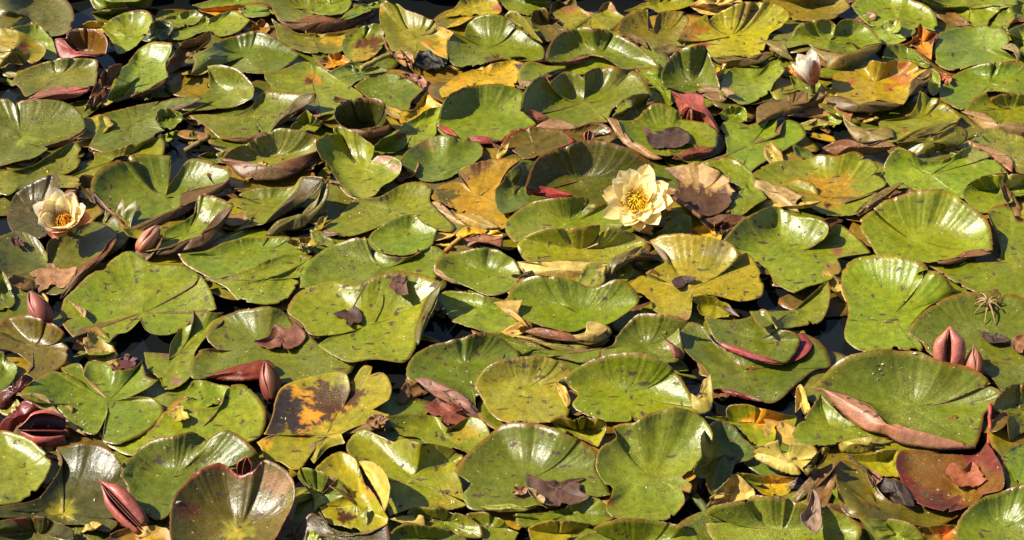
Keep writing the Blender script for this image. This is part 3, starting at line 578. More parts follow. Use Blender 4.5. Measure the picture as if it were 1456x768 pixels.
F(tt, (165,140,90), '1112,610 1150,600 1250,620 1330,692 1380,667 1456,682 1520,702 1456,752 1350,742 1250,717 1170,662', b=.9)
rr = P('A4', 'yellow green pad with split and olive pleated skirt', (146,156,32), '660,662 830,632 862,592 890,500,3.5 960,520,3 1060,580,2 1118,632,1.5 1080,672,1 990,682 880,712 760,768 690,742', c=(900,640), z=2)
F(rr, (118,118,50), '760,770 880,704 1000,674 1105,667 1060,722 900,775 800,790', b=.8)
F(rr, (140,130,75), '465,620 520,690 740,700 752,742 690,764 560,774 490,702', b=.9)

# ---- second row: left
P('B1', 'low olive pad with bitten end beside cup shaped flower', (112,122,32), '-60,220 100,190 200,160 300,100 410,45,2 442,80,1.5 432,165 390,202 340,227 210,272 100,302 40,332 -60,290', c=(180,190))
P('B1', 'yellowish pad band between dark water and notched heart pad', (128,138,28), '360,242 440,210 510,150 510,95 640,85 780,45 880,18,1 897,60 882,122 760,117 640,132 560,202 500,272 420,262')
P('B1', 'dark bronze pad standing behind cup shaped flower', (74,72,40), '40,432 80,340,1 190,260,3 300,208,5 328,260,5 290,330,3 270,420 260,500 250,562 100,562 50,502', z=1.5, c=(170,430), rim=(80,55,40))
P('B1', 'small grey green upturned lobe right of cup shaped flower', (95,90,60), '410,330,0 425,260,2 450,225,3 510,228,3 500,290,1 520,380 470,350', z=2, stalk=False)
P('B1', 'little green pad at the edge of dark water gap', (112,126,36), '1080,120 1150,95 1230,95 1220,160 1130,152')
cc = P('B1', 'heart shaped pad with open notch and brown turned up near rim', (108,128,40), '498,255,4 540,190,5 620,150,5 720,113,5 850,118,4 930,118,4 928,200,2 915,300c 962,228,2 1030,138,4 1120,145,4 1250,188,4 1256,242,3 1190,275,2 1080,300,1.5 985,335,1 978,400,1 900,442,1 830,488,1 780,512,1 740,530,1 690,522,1 660,472,1 570,382,2 505,315,3', c=(895,350), z=1.6, u=(115,85,45))
F(cc, (112,82,42), '1258,243 1195,330 1100,335 1060,402 960,465 870,502 740,542 690,525 780,510 900,440 978,400 985,340 1080,300 1190,272', b=.9)
F(cc, (150,100,65), '498,310 570,382 660,472 690,520 680,525 610,440 540,380', b=.3)
hp = P('B1', 'round pad with shiny far rim, crumbs and brown near underside', (124,132,42), '1200,140,2 1250,90,3 1350,40,4 1456,5,4 1530,-25,5 1650,-12,5 1725,18,4 1728,80,3 1680,112,2 1640,170,1.5 1590,208,1.5 1500,210,1.5 1379,202,1.5 1300,180,1.5 1220,160,1.5', c=(1460,130), z=2, u=(140,92,58))
F(hp, (140,94,60), '1195,140 1240,135 1300,180 1379,202 1590,210 1645,170 1700,100 1738,92 1700,152 1620,212 1520,252 1379,258 1300,232 1250,182', b=1.0)
gp = P('B1', 'olive pad with torn upright right side beside dark gap', (124,134,32), '1240,365 1340,310 1456,295 1600,285,2 1640,232,5 1760,238,6 1690,330,4 1560,410,2 1440,492,1 1400,502 1280,532 1340,472 1330,432', c=(1450,390), z=1.5)
F(gp, (84,74,34), '1440,492 1500,425 1620,300 1655,235 1762,245 1742,302 1640,382 1500,472', b=.4)
F(gp, (122,112,56), '1440,560 1520,470 1640,470 1720,400 1760,270 1790,250 1790,330 1730,440 1640,520 1560,530 1470,570', b=.5)
fb = P('B1', 'bright pad with pale glossy tip beside peeping orange bud', (126,148,36), '760,612 880,582 892,540 960,490 1060,430 1078,340,4 1150,333,5 1275,393,4 1240,412,3 1140,512,1.5 1122,592,1 1080,610,1 860,637,1 780,642', c=(1010,550), z=2)
F(fb, (95,70,36), '1278,395 1215,500 1125,600 980,642 850,662 870,632 1080,608 1120,585 1132,510 1190,440', b=.5)
eb = P('B1', 'two lobed bronze green pad under cup shaped flower', (96,102,40), '-60,600 60,540 130,535 190,560 240,620 262,690c 262,600 330,540 420,500 540,483,1.5 646,545,2.5 600,642,2 540,702,1.5 440,768,1 330,870,1 250,872 100,800 -40,760', c=(250,705), pt=[(60,640,130,(84,98,50)),(260,690,40,(95,130,40))], u=(125,78,38))
F(eb, (128,80,42), '648,545 622,602 560,692 480,772 400,852 325,902 420,742 560,642 592,590', b=.6)
P('C1', 'wide flat pad with tiny tears beneath long flat pads', (116,146,32), '970,-70 1120,-90 1240,-140 1379,-168 1600,-160 1745,-140 1660,-60 1500,10 1330,40 1250,50 1170,60 1080,20 1000,-20', c=(1350,-60))
P('C1', 'yellow green flat pad with brown dot beside big dished pad', (132,147,34), '1110,50 1180,70 1330,20 1456,-40 1600,-80 1705,-60 1655,20 1632,80 1560,170 1510,197 1400,197 1300,182 1250,132 1200,92', c=(1430,70))
P('B2', 'little yellow flap standing on wide flat pad', (160,150,40), '180,575 220,570 320,570,2 335,600,2 270,630,1 240,625', z=2, stalk=False)
# ---- second row: middle
ba = P('B2', 'pad with browned far corner and crumpled lip beside dark gap', (132,147,38), '345,40,5 400,5,5 450,-40,5 530,-20,5 600,20,4 660,70,4 662,112,2 730,118,3 802,150,3 792,232,1 700,292 660,342 560,347 530,332,1 460,250,2 400,170,3 350,95,4', c=(600,190), z=2, pt=[(700,130,40,(165,120,90)),(770,180,30,(160,110,85))])
P('B2', 'dark green pad with pale veins and browned far edge', (74,128,34), '800,142 850,90 950,30,2 1080,10,3 1130,30,2 1180,18,2 1240,60,1 1262,102 1180,172 1110,212 1060,242 960,262 880,232 830,192', c=(1020,200), pt=[(950,60,50,(130,125,70))])
bc = P('B2', 'orange brown mottled pad with pale curled near lip', (166,138,34), '975,350 980,310 1030,280 1110,265 1150,275 1110,205,2 1180,165,3 1300,138,3 1460,138,3 1395,190,2 1350,262,1 1342,332 1402,442 1370,512 1250,502 1130,442 1040,382', c=(1230,340), pt=[(1220,180,60,(165,115,70)),(1050,340,60,(90,85,30)),(1150,240,40,(150,100,60))], dry=.2, z=1.5)
F(bc, (205,165,118), '960,378 1000,368 1060,410 1165,508 1100,492 1010,442', b=.7)
F(bc, (160,145,75), '1088,435 1200,435 1300,480 1345,512 1240,522 1140,482', b=.6)
bd = P('B2', 'very wide flat pad strewn with crumbs left of mottled orange pad', (122,136,32), '370,512 480,440 560,355 680,342 800,280 880,263 972,290 962,362 992,402 1102,512 1090,532 990,522 900,482 700,502 620,532 520,557 420,542', c=(760,420))
F(bd, (130,98,62), '308,545 350,515 420,530 475,545 420,560 350,560', b=.4)
bff = P('B2', 'dark green dished pad beneath round smooth pad', (94,132,36), '255,840 260,766 300,700 400,620,1.5 520,580,3 610,563,4 640,622,1 720,660 860,668 980,610 1042,650 1032,702 995,790 800,860 500,850', c=(700,740), z=1.3)
P('B2', 'round smooth green pad with red dot on very wide pad', (106,140,32), '628,572 680,510 780,460 880,440 920,480 1002,520 992,562 970,612 860,657 740,657 660,612', c=(830,560), z=1.6, rip=.001)
bg_ = P('B2', 'yellow pad curled over with brown pink underside', (205,172,30), '1102,552,2 1150,508,3 1260,523,3 1362,545,3 1360,570,2 1240,560,1.5 1150,590,1', z=2.2, c=(1230,545,2))
F(bg_, (158,104,70), '1118,575 1240,545 1367,560 1357,622 1250,602 1170,622 1150,602', b=.8)
bh = P('B2', 'powdery pale green pad with tan curl at its left tip', (128,148,44), '985,735 1000,690 1040,660,1 1190,630,3 1280,618,3.5 1360,650,3 1430,700,2 1458,766,1 1440,832 1300,882 1200,852 1100,802 1010,752', c=(1260,760))
F(bh, (190,150,105), '985,730 1010,740 1080,790 1130,830 1050,800 990,760', b=.4)
# ---- second row: right of middle
P('B3', 'olive brown pad with red rims beneath long dark olive pad', (98,92,32), '-30,60 20,0 100,-40 300,-20 372,40 230,102 200,122 100,142 50,102', rim=(170,60,55), rimw=.14)
P('B3', 'deep green twisted pad left of long dark olive pad', (66,118,36), '-20,260 0,222 90,150,1 172,148,1.5 122,242 112,322 205,352 100,402 30,432 -40,432 -60,302', c=(40,330))
bb = P('B3', 'long dark olive pad rising behind wide open cream flower', (96,106,34), '105,292,3 130,210,4 170,140,5 250,90,6 330,60,7 430,33,7 550,45,7 680,90,6 780,150,4 802,182,3 720,262,1.5 650,352 560,382 400,372 280,342 120,312,1', c=(420,250), z=2, u=(165,65,60), p=2.8)
F(bb, (170,62,58), '105,296 200,288 300,310 365,336 270,352 190,342 115,322', b=.6)
bv = P('B3', 'green pad right of withered tan pad', (114,146,28), '1195,432 1250,332 1245,262 1060,160 1200,130 1330,200 1352,252 1422,352 1340,402 1270,452', c=(1300,300))
bdd = P('B3', 'smooth pad with chewed far rim under wide open cream flower', (120,142,32), '-10,505 30,450 130,380,1.5 230,355,3.5 330,343,4 440,350,3 500,390,2 580,380,2 725,502 700,532 560,562 330,572 150,582 40,582', c=(340,480), z=2)
P('B3', 'small green pad below wide open cream flower', (128,152,36), '815,548 870,480 870,450 930,418,1.5 1002,450,1.5 1012,502 1002,562 900,582')
P('B3', 'yellow decayed pad fragment below withered tan pad', (215,175,40), '1000,522 1060,500 1130,490 1142,562 1192,545 1160,582 1040,574', pt=[(1020,535,20,(150,70,20))])
wt = P('B3', 'withered tan pad with brown lower half and painted flower shadow beside cream flower', (205,172,105), '860,187,1.5 950,185,2 1050,163,3 1130,200,3 1202,230,2.5 1242,302,2 1246,332,1.5 1200,402,1 1100,447 1020,442 960,372 920,332 930,252', c=(1060,310), z=2.5, mat=MAT_DRY, dry=.8, crumple=.0022, pt=[(1080,395,150,(86,58,28)),(960,350,90,(86,60,30)),(900,230,60,(150,110,60)),(1200,370,90,(90,62,30))], name='withered_lily_pad', rim=(90,60,30))  # dark lower patches: brown leaf with the flower's cast shadow painted into the colour
be = P('B3', 'cracked pad with vertical tear and pale rolled near rim', (140,147,40), '60,602 80,575,1 180,530,3 280,515,4 400,508,5 512,498,5 508,560,2 500,612c 520,540,3 560,503,5 650,530,4 700,550,3 762,590,2 742,642,1.5 690,662,1.5 565,712,1 400,697,1 220,692,1 110,687,1 70,642', c=(400,630), z=2.6, u=(190,175,125))
F(be, (196,182,132), '58,700 210,698 350,693 570,713 562,752 480,782 350,797 200,782 100,762', b=1.1)
F(be, (112,96,48), '562,710 600,660 742,617 732,662 640,722 572,762', b=.5)
bfp = P('B3', 'large yellow pad with cracked glossy far rim and leaf fragment', (165,162,36), '650,832 690,800 730,766 872,690 862,642 780,590,2 850,553,4 1000,553,5 1100,568,5 1230,600,4 1272,662,3 1310,648,2 1372,722,1 1402,802 1392,882 1350,902 1270,912 1110,882 1012,900c 1003,1000 980,1022 940,1012 800,962 780,902', c=(1010,850), z=2, pt=[(1150,640,70,(185,165,100)),(970,1000,40,(170,130,70))], rim=(150,110,50))
P('C3', 'yellow pad remnant with rotten brown end below large yellow pad', (150,150,32), '1010,165 1060,150 1120,160 1200,200 1240,235 1272,268 1200,272 1080,264', z=1.2, pt=[(1240,235,45,(70,40,20))])
# ---- second row: right
bi = P('B4', 'pad with wet white glare on far rim and brown gash', (126,147,42), '-180,575,3 -90,480,4.5 0,430,5 110,395,4 200,440,4 290,450,5 385,485,5 387,540,4 355,592,2c 412,505,3 470,505,2 560,580,1.5 622,652 500,667 440,682 462,742 400,792 270,832 200,862 100,812 50,732 -100,642', c=(150,650), z=1.6, pt=[(440,640,30,(150,90,60)),(420,730,40,(150,120,60))], rim=(130,70,40))
ba4 = P('B4', 'yellow dished pad with orange middle, slit and tan rolled corner', (132,147,30), '-20,220 100,150 270,140,1 340,110,3 450,115,3.5 520,95,4 600,125,3 662,180,2 642,222,1 692,250,1 702,282 600,330 480,382c 600,345 650,318,1 645,342,1 560,430,1 480,452 370,442 260,372,1 215,310,1 80,272 -20,262', c=(400,350), z=1.8, pt=[(400,310,130,(165,140,40)),(385,390,20,(80,40,15))])
F(ba4, (190,155,98), '-10,250 60,258 80,275 150,290 252,342 215,372 235,432 160,412 60,352 -10,300', b=1.0)
F(ba4, (135,112,55), '540,425 640,335 780,265 802,270 700,352 600,424 550,452', b=.5)
P('B4', 'pink brown folded pad below pleated olive skirt', (150,105,75), '358,82,1 430,40,3 480,30,3 620,70,2 700,30,3 767,75,2 650,112 540,107 430,117', z=2.4, c=(560,75,2), dry=.4, stalk=False, u=(150,90,65))
P('B4', 'olive rolled rim of pad with reddish line above dished green pad', (118,126,42), '762,52,2 880,30,3 1000,0,3 1100,-40,3 1150,-5,2 1120,60,1 1000,102 880,117 790,80', z=2, c=(960,50,2), u=(130,90,55))
bdp = P('B4', 'blue green pad with fly and pale bleached corner', (108,140,34), '690,202 720,120,3 780,78,4.5 850,110,4 920,150,2 1040,130,2 1130,80,3 1180,63,3 1300,130,1 1372,212 1232,237 1130,312 1142,362 1000,332 880,312 740,292 700,252', c=(950,220), z=1.6, pt=[(1190,120,70,(165,180,120))])
br = P('B4', 'yellow green pad at right bank with brick red rolled side', (132,147,26), '1190,0 1260,-30 1456,20 1580,60 1560,240 1420,212 1400,162 1300,82', z=2)
F(br, (175,120,88), '1148,35 1200,48 1290,80 1397,148 1392,212 1330,182 1240,112 1160,62', b=.7)
P('B4', 'pale glossy pad with dark scar at right bank', (132,157,44), '1130,312 1160,270,2 1220,233,4 1262,230,3 1330,218,4 1456,213,4 1570,230 1570,340 1456,342 1380,387 1290,402 1250,432 1180,392 1130,352', c=(1320,310), z=1.8, pt=[(1400,260,60,(170,180,130))])
bhp = P('B4', 'very large flat pad stretching under shell shaped pad', (118,142,30), '900,692 1010,740 1200,702 1320,682 1322,592 1260,432 1300,395 1380,400 1420,470 1500,480 1580,600 1580,800 1456,900 1300,880 1200,862 1070,802', c=(1380,700))
bg4 = P('B4', 'shell shaped pad with fluted left side and brown near lip', (112,142,34), '558,482,2 640,400,3.5 730,348,5 880,308,6.5 960,303,7 1040,318,6.5 1130,380,5.5 1260,483,4 1284,640,2 1230,632,1.5 1130,650,1 1070,682,1 970,692,1 890,694 800,682 660,662 620,602,.5', c=(890,590), z=2, pleat=.0014)
F(bg4, (140,100,62), '975,692 1070,680 1140,640 1230,630 1284,650 1180,674 1080,704 1000,714', b=.5)
# ---- third row: left
P('C1', 'small green pad at left bank above red bud', (112,137,32), '-90,60 0,10,1 40,60 82,180 60,222 0,227 -90,200')
cm = P('C1', 'broad nibbled pad with triangular notch over dark water', (112,138,30), '330,262 350,180 400,130 480,50 545,10,2 600,-30,2 700,-90,3 820,-30,2 1000,-10,2 1080,40,1 1060,92 1095,45,2 1140,110,2 1184,222,1 1120,240 1050,232 1052,282 970,352 880,372 800,347 765,287c 700,352 620,372 590,407 440,332 400,382 340,312', c=(770,250), z=1.6, pt=[(400,310,80,(70,130,28))])
F(cm, (205,165,110), '368,178 430,208 472,240 462,280 430,242', b=.6)
P('C1', 'olive pad with glossy rolled far rim beside red bud', (122,114,36), '-70,340 0,290 60,270,2 140,263,4 250,293,4 352,360,3 342,402,1 372,442,1 352,522 280,572 190,612 150,582 182,542 100,472 0,447 -70,432', c=(180,430), z=1.6)
P('C1', 'small green pad at left bank below glossy olive pad', (112,150,36), '-70,480 0,455 50,490 92,540 70,622 0,682 -90,680')
P('C1', 'maroon furled pad rising at left bank', (92,34,28), '-10,700,2 60,640,4 140,583,5 182,605,4 110,692,2 50,770,1 -10,770,1', c=(80,690,3), u=(90,30,28), z=1.5, stalk=False, rim=(80,25,25))
cg = P('C1', 'ragged edged pad right of dark water triangle', (126,142,34), '785,462 860,482 920,502 932,422 1000,322,1 1052,300 1052,232 1150,240 1222,250,1 1217,292 1130,372 1060,472 1042,592 960,652 900,662 870,612 800,542', c=(980,470), pt=[(960,620,30,(150,110,90))])
P('C1', 'flat pad with dark slits beneath yellow fragment', (124,146,28), '960,762 1000,702 1060,620,1 1200,635,1 1252,652 1252,722 1160,757 1100,772 1000,790')
P('C1', 'flat lobed pad with wiggly crack beside red bud', (124,146,28), '1255,640 1330,640 1362,692 1440,742 1460,802 1350,832 1262,782')
cx = P('D1', 'long flat pad speckled with dark dashes holding yellow fragment', (126,147,28), '560,232 700,210 820,170 900,60 1020,50 1200,30 1242,-60 1330,-80 1430,20 1452,100 1420,205 1370,232 1300,262 1000,302 700,302 620,272', c=(1100,150))
cf = P('C1', 'large flat pad with deep cracks and tan turned lip', (120,146,30), '105,692 190,615,1 280,560,1.5 350,535,1.5 435,525,1 452,587c 480,520,1 600,530,1 612,562 740,540 780,495,1.5 792,582 862,612 800,662 690,714 835,714 892,780 850,852 770,917 720,935 640,962 560,945 572,852 585,790c 530,905 480,912 400,862 300,762 200,742', c=(590,725), z=1.6, u=(180,150,95))
F(cf, (185,155,98), '103,694 180,685 250,705 300,762 330,790 400,855 470,915 400,885 300,822 200,762', b=.5)
ch = P('C1', 'dull green pad with brown torn leaf and red brown rolled rim', (108,122,40), '1125,362 1170,300,1 1270,245,2 1380,225,3 1480,213,3.5 1560,250,2 1600,310,1 1670,352 1760,430 1870,480 1942,520 1910,572 1830,612 1680,652 1600,652 1480,622 1330,622 1180,602 1050,607 1035,532 1090,450,1 1190,452c 1130,402', c=(1420,440), z=1.6, u=(120,55,35))
F(ch, (122,56,36), '1105,602 1200,560 1330,520 1456,498 1502,542 1450,602 1350,627 1200,627', b=.7)
# ---- third row: middle
cmn = P('C2', 'big dished pad with two dead leaf scraps and long slit', (124,140,32), '185,232,1 230,150,1.5 330,95,2.5 440,75,3 560,100,3 720,28,5 870,28,5 960,50,5 1027,83,5 962,152,3 892,332,1.5 887,432,1 830,517,1 740,512,1 650,502,1 510,512,1 350,422,1 410,387 545,350c 370,372 300,362 260,302 190,252', c=(600,325), z=2, u=(100,98,42))
F(cmn, (100,98,42), '1028,83 1008,182 962,282 900,425 885,402 885,332 920,252 962,152', b=.5)
dk = P('D2', 'rotting pad with black and orange decay and yellow lobes', (150,157,32), '20,242 100,200 280,192 60,190 100,100 150,-60,1 300,-110,1 500,-140,2 530,-40,1 560,-120,1 600,-180,2 650,-180,2 642,-130,1 700,-152,2 752,-80,2 742,0,1 700,20 652,50c 742,80,1 700,152 600,132 480,192 502,242 410,262 330,342 280,268c 270,362 210,372 150,342 60,322 50,282', c=(400,195), dry=.2, rim=(190,150,50), rimw=.04, z=1.2, nr=34, crumple=.0012, pt=[(290,60,165,(214,158,38)),(60,230,60,(205,170,34)),(170,70,185,(62,48,42)),(420,0,140,(84,56,36)),(305,90,60,(214,158,38)),(290,-20,40,(214,158,38)),(690,110,45,(165,120,60)),(440,170,70,(170,160,34))])
cl = P('C2', 'powdered green pad touching dark wedge of water', (130,147,42), '1012,172,1 1040,130,1.5 1150,128,2 1280,160,2 1400,200,1 1458,292 1458,362 1350,352 1270,352 1180,332 1080,292 1050,242', c=(1230,240))
co = P('C3', 'long green pad below shaded green bowl pad', (98,132,28), '-125,402 -50,358,2 0,370,2 130,410,1 300,470 440,460 522,438 512,492 400,522 300,492 120,492 0,512 -40,522 -90,472', c=(150,450))
cmm = P('C2', 'deep green pad with pink rolled near edge beside dark water', (84,126,40), '840,612 838,540 880,470,1 960,430,2 1050,400,3 1160,375,4 1270,358,4 1400,420,2 1452,482 1382,562 1252,622 1212,768 1150,722,1 1050,652,1 950,612,1 880,627', c=(1150,530), z=1.8, u=(172,124,114))
F(cmm, (176,128,116), '878,617 950,610 1040,638 1150,698 1232,782 1262,852 1200,824 1100,762 1000,712 930,662', b=1.0)
ca = P('C3', 'bright green bowl pad with shaded far side and pale torn near flaps', (116,147,28), '-10,172,2 20,120,2.5 90,70,3.5 200,48,5 350,70,4 480,108,3 600,63,5 680,100,4 723,182,2 620,272,1 540,312,1 460,322,1 350,352,1 240,332,1 170,312,1 60,262,1.5', c=(390,255), z=2.4)
F(ca, (196,178,120), '-75,190 0,180 90,178 70,262 122,332 60,292 0,252', b=.6)
F(ca, (152,100,70), '100,352 170,335 320,350 440,402 300,404 200,384', b=.5)
F(ca, (215,202,148), '360,372 430,350 440,298 500,298 572,340 562,382 480,412 400,402', b=.7)
F(ca, (165,155,95), '0,356 100,370 250,420 462,435 420,457 300,454 150,404', b=.4, lift=-.2)
cb = P('C3', 'pad with glossy scalloped far rim and dark cast shade', (94,126,46), '515,482 520,440 560,428 640,330,2 720,258,4 820,253,5 930,268,5 992,300,4 945,322,3 952,402,2 972,482 900,522 800,502 680,482 600,484', c=(760,420), z=1.8, pleat=.0016)
F(cb, (158,66,66), '848,368 890,400 942,450 958,502 920,492 880,422', b=.5)
ce = P('C3', 'yellowish powdery pad left of smooth round topped pad', (142,147,46), '-170,642 -120,560,2 -50,520,3 90,488,4 230,490,4 350,540,3 392,582,2 310,602 280,642 352,742 310,832 150,852 0,842 -80,802 -130,722', c=(90,660), z=2)
F(ce, (196,178,110), '263,625 320,650 352,742 332,768 290,702', b=.4)
c2 = P('C3', 'olive pad with purple red near edge in deep shade', (100,122,40), '950,402 960,310,2 1050,308,2 1130,410,1 1250,470 1456,510 1600,502 1665,432 1605,362,1 1700,400,2 1762,480,1 1772,542 1680,552 1600,622 1450,742 1300,702 1170,662 1100,652 1082,552 1000,482', c=(1300,560), z=1.2, u=(150,60,60))
F(c2, (150,62,60), '1163,660 1220,665 1320,700 1402,737 1300,717 1200,692', b=.4)
c1 = P('C3', 'olive green pad with thin pink lip over purple edged pad', (96,117,44), '1080,268 1200,285 1310,278,1 1400,228,2 1480,328,2 1580,360,2 1602,402,1 1512,527 1360,502 1250,452 1150,412', c=(1360,390), z=2.4, u=(165,75,80))
F(c1, (168,78,82), '1148,408 1210,420 1300,450 1400,490 1512,522 1400,512 1280,482 1180,442', b=.5)
cdp = P('C3', 'smooth round topped pad with bent tan tip', (116,142,36), '318,602,2 400,540,3 540,480,5 680,468,6 800,488,6 920,560,4 1000,682,2 1040,760,1 1112,782,1 1040,800 930,785 800,792 720,832 570,842 430,802 360,752 390,690 340,652', c=(640,680), z=2.2)
F(cdp, (175,155,60), '1005,690 1032,735 1060,682 1085,608 1112,580 1127,702 1112,782 1050,795 1010,760', b=.4)
F(cdp, (205,165,100), '1020,735 1050,690 1074,612 1088,606 1072,690 1042,742', b=.3, tilt=.5)
# ---- third row: right
P('C4', 'olive lobe below glare pad casting wide dark shade', (122,132,36), '-40,240 60,240 180,240 300,150,1 390,73,2 402,130,2 387,222,1 342,302 270,327 110,332 0,300', z=1.4)
cb4 = P('C4', 'big oval pad with long white sun glare beside spider like husk', (120,146,32), '458,80,1 475,0,2 560,-50,3 700,-68,4.5 850,-42,5 950,0,5 1030,45,4 1070,100,2.5 1122,132,1 950,202 850,302 832,362 902,432 892,462 750,452 590,462 480,382 500,222 470,122', c=(740,260), z=2)
cc4 = P('C4', 'dark green round pad carrying spider like dried husk', (94,114,36), '828,352,1 860,290,1.5 950,210,2 1080,150,3 1200,133,3 1340,133,3 1456,168,2.5 1580,222 1580,602 1456,642 1340,672 1280,602 1200,562 1000,502 930,462 900,412', c=(1230,390), z=2)
P('C4', 'brown rimmed cup pad at right bank beside dark stalk', (118,124,42), '1290,768,2 1300,720,3.5 1370,650,5 1410,638,5 1456,638,5 1540,650,4 1540,900 1456,902 1380,952 1360,822,1 1345,790,1', c=(1440,800), z=1.5, rim=(125,80,40), rimw=.2)
P('D4', 'green pad at right bank beside maroon bronze pad', (124,152,34), '1340,312 1380,270 1456,240,1 1570,260 1570,462 1430,464 1380,382', z=1.2)
# ---- near row: left
P('D1', 'maroon furled pad behind red boat shaped leaf', (118,46,46), '-10,155,1 60,80,3 130,8,5 190,30,5 182,80,3 100,142,1.5 60,187,.5 -10,175', c=(90,95,3.2), u=(100,35,35), z=1.5, stalk=False, rim=(100,40,40))
P('D1', 'light green round pad with brown scratches at left bank', (130,150,56), '-110,250 0,173,2 80,183,2.5 165,220,2.5 272,320,2 262,402,1 200,492 100,562 0,582 -110,560', c=(60,380), z=2)
dc = P('D1', 'dark bronze pad with glowing yellow centre', (84,88,44), '308,262,1 400,238,4 520,243,4 600,275,4 662,350,3 692,452,1 722,562 642,682 590,722 450,682 300,684 100,652 -40,630 -40,592 200,542 300,422 340,332', c=(345,625), z=1.2, pt=[(345,600,75,(140,142,30)),(345,610,40,(165,165,40))])
dd = P('D1', 'green pad with dark dashes and notched glossy far rim', (80,122,42), '653,402 680,340,1 760,270,2 830,230,3 940,200,4 1050,173,4 1112,212,2 1130,232,2 1210,168,4 1290,188,4 1402,290,3 1412,322,1.5 1300,372 1200,362 1050,432 950,522 920,622 860,657 760,602 710,542 690,462', c=(940,420), z=1.8)
P('D1', 'dark pad cut by split with glossy corner at left bank', (84,90,46), '-60,722 0,660,1 100,650,2 230,638,4 340,680,4 402,720,3 382,782 300,822 0,822', z=1.8, pt=[(110,660,40,(120,60,40))])
P('D1', 'small shiny scrap of pad beside dark split pad', (110,120,80), '385,775 430,718,2 492,768,2 480,830 400,830', z=1.8)
P('D1', 'yellow brown sunken pad behind bronze cup', (150,115,40), '500,790 640,715 800,690,1 900,700,1 935,742 935,832 540,840', pt=[(820,720,90,(190,150,30)),(600,770,70,(90,70,40))], dry=.3)
dh = P('D1', 'big bronze cup pad with red rim and yellow heart', (104,96,40), '926,642,2.5 955,520,3.6 1040,425,4.6 1120,368,5.2 1212,343,5.2 1300,412,4 1380,390,5 1440,330,6 1500,350,6 1572,400,5.5 1604,462,5 1598,562,3.5 1540,682,2.5 1490,768,2 1400,852,1 1100,852,1 950,802,2', c=(1285,730,-.4), z=2, u=(150,62,46), rim=(150,70,45), rimw=.09, p=2.6, pt=[(1285,715,85,(135,138,32)),(1285,735,45,(170,165,40)),(1520,450,110,(150,112,62)),(1010,600,70,(100,62,38))], pleat=.0012)
# ---- near row: middle
df = P('D2', 'yellow flushed pad below reddish dead leaf', (138,150,32), '720,92 860,80 990,90,1 1060,150 1180,100,1 1262,130,1 1292,222 1222,302 1140,284 1060,264 960,244 900,204 800,192', c=(1040,190), pt=[(1150,180,80,(165,155,30))])
db = P('D2', 'small glossy dark green pad with black slit', (98,136,56), '243,422,1 250,368,4 330,385,4 410,410,4 370,515c 462,438,3 522,522,1 440,552 380,572 330,622 330,542 290,472,1', c=(350,500), z=1.8)
de = P('D2', 'yellow green folded pad with white glare ridge', (140,151,32), '508,252 540,200,1 620,163,2 700,200,2 760,230,2 830,213,4 910,233,5 960,240,4 1060,260,3 1142,310,1.5 1112,382 1132,452 1164,572 1060,602 950,592 850,602 740,642 722,562 680,452 600,372 520,292', c=(860,430), z=1.8, pt=[(1080,520,100,(150,150,25))])
dcx = P('D2', 'yellow spotted pad with brown hole under pale upright flap', (158,157,32), '330,382 400,310 480,280 560,330 582,392,1 602,442,2 662,522,2 702,592,2 737,652,1 690,712 610,727 540,712 460,692 420,692 390,642 360,592 470,542 530,502 450,422', c=(560,570), pt=[(500,640,48,(80,48,20)),(610,440,25,(100,60,20)),(650,500,50,(200,150,30)),(430,690,25,(120,70,20))], z=2)
F(dcx, (198,188,112), '573,335,1 640,338,3 702,378,4 743,470,4 733,562,3 716,615,1 690,542 640,452', b=.6)
dh2 = P('D2', 'green pad with white flap and dark triangle of shade', (108,132,40), '820,642 880,580,2.5 1000,588,3 1110,620,2 1232,690,1 1252,752 1130,742 1020,712 930,694', c=(1040,660), z=1.8)
F(dh2, (190,185,115), '743,650 920,630 942,702 880,692 800,672', b=.4)
P('D2', 'green pad at near bank below white flap', (108,128,40), '700,790 770,708,2 830,683,3 960,690,3 1100,720,2 1165,768,1 1100,840 800,840', z=1.8)
P('D2', 'green pad with wiggly edge at near bank left of pale fringed pad', (112,140,38), '1120,642 1190,620,1.5 1260,613,2 1380,670,1.5 1448,732 1400,792 1260,784 1242,702', z=1.5)
P('D2', 'dark sunken brown pad at near bank below yellow spotted pad', (92,80,48), '200,780 270,660 350,610 420,700 600,740 730,680 735,800 500,850 250,850', dry=.2)
P('D2', 'bright green scrap of pad at near bank', (124,150,36), '290,770 295,712,1 340,718,1 372,766 350,800')
P('D3', 'small green lobe at near bank under grey stick', (124,140,36), '40,632 150,642 205,672 120,694 60,686', z=1.2)
dpb = P('D3', 'glossy yellow green pad with crack behind great pale pad', (152,160,48), '238,122,2 300,83,4 340,100,4 450,95,4 532,118,3 545,152,2 500,262 440,232 350,182', z=2)
db3 = P('D3', 'green pad with bent stalk below dark maple like leaf', (112,140,38), '50,622 200,612 320,592 440,532 530,562 592,642 470,682 250,668 120,694 60,684', c=(350,620), z=1.2)
da = P('D3', 'large green pad bearing dark maple like dead leaf', (102,132,46), '-285,402,1 -220,300,2 -100,200,2.5 -60,160,3 0,128,4 100,123,5 180,128,5 300,180,5 420,230,4 502,302,2.5 492,372,1 542,452 577,522 500,534 450,524 280,582 170,592 80,607 -100,602 -200,592 -235,520 -200,460', c=(110,440), z=2)
F(da, (160,170,95), '-150,582 0,562 100,592 172,582 100,608 0,612 -100,606', b=.4)
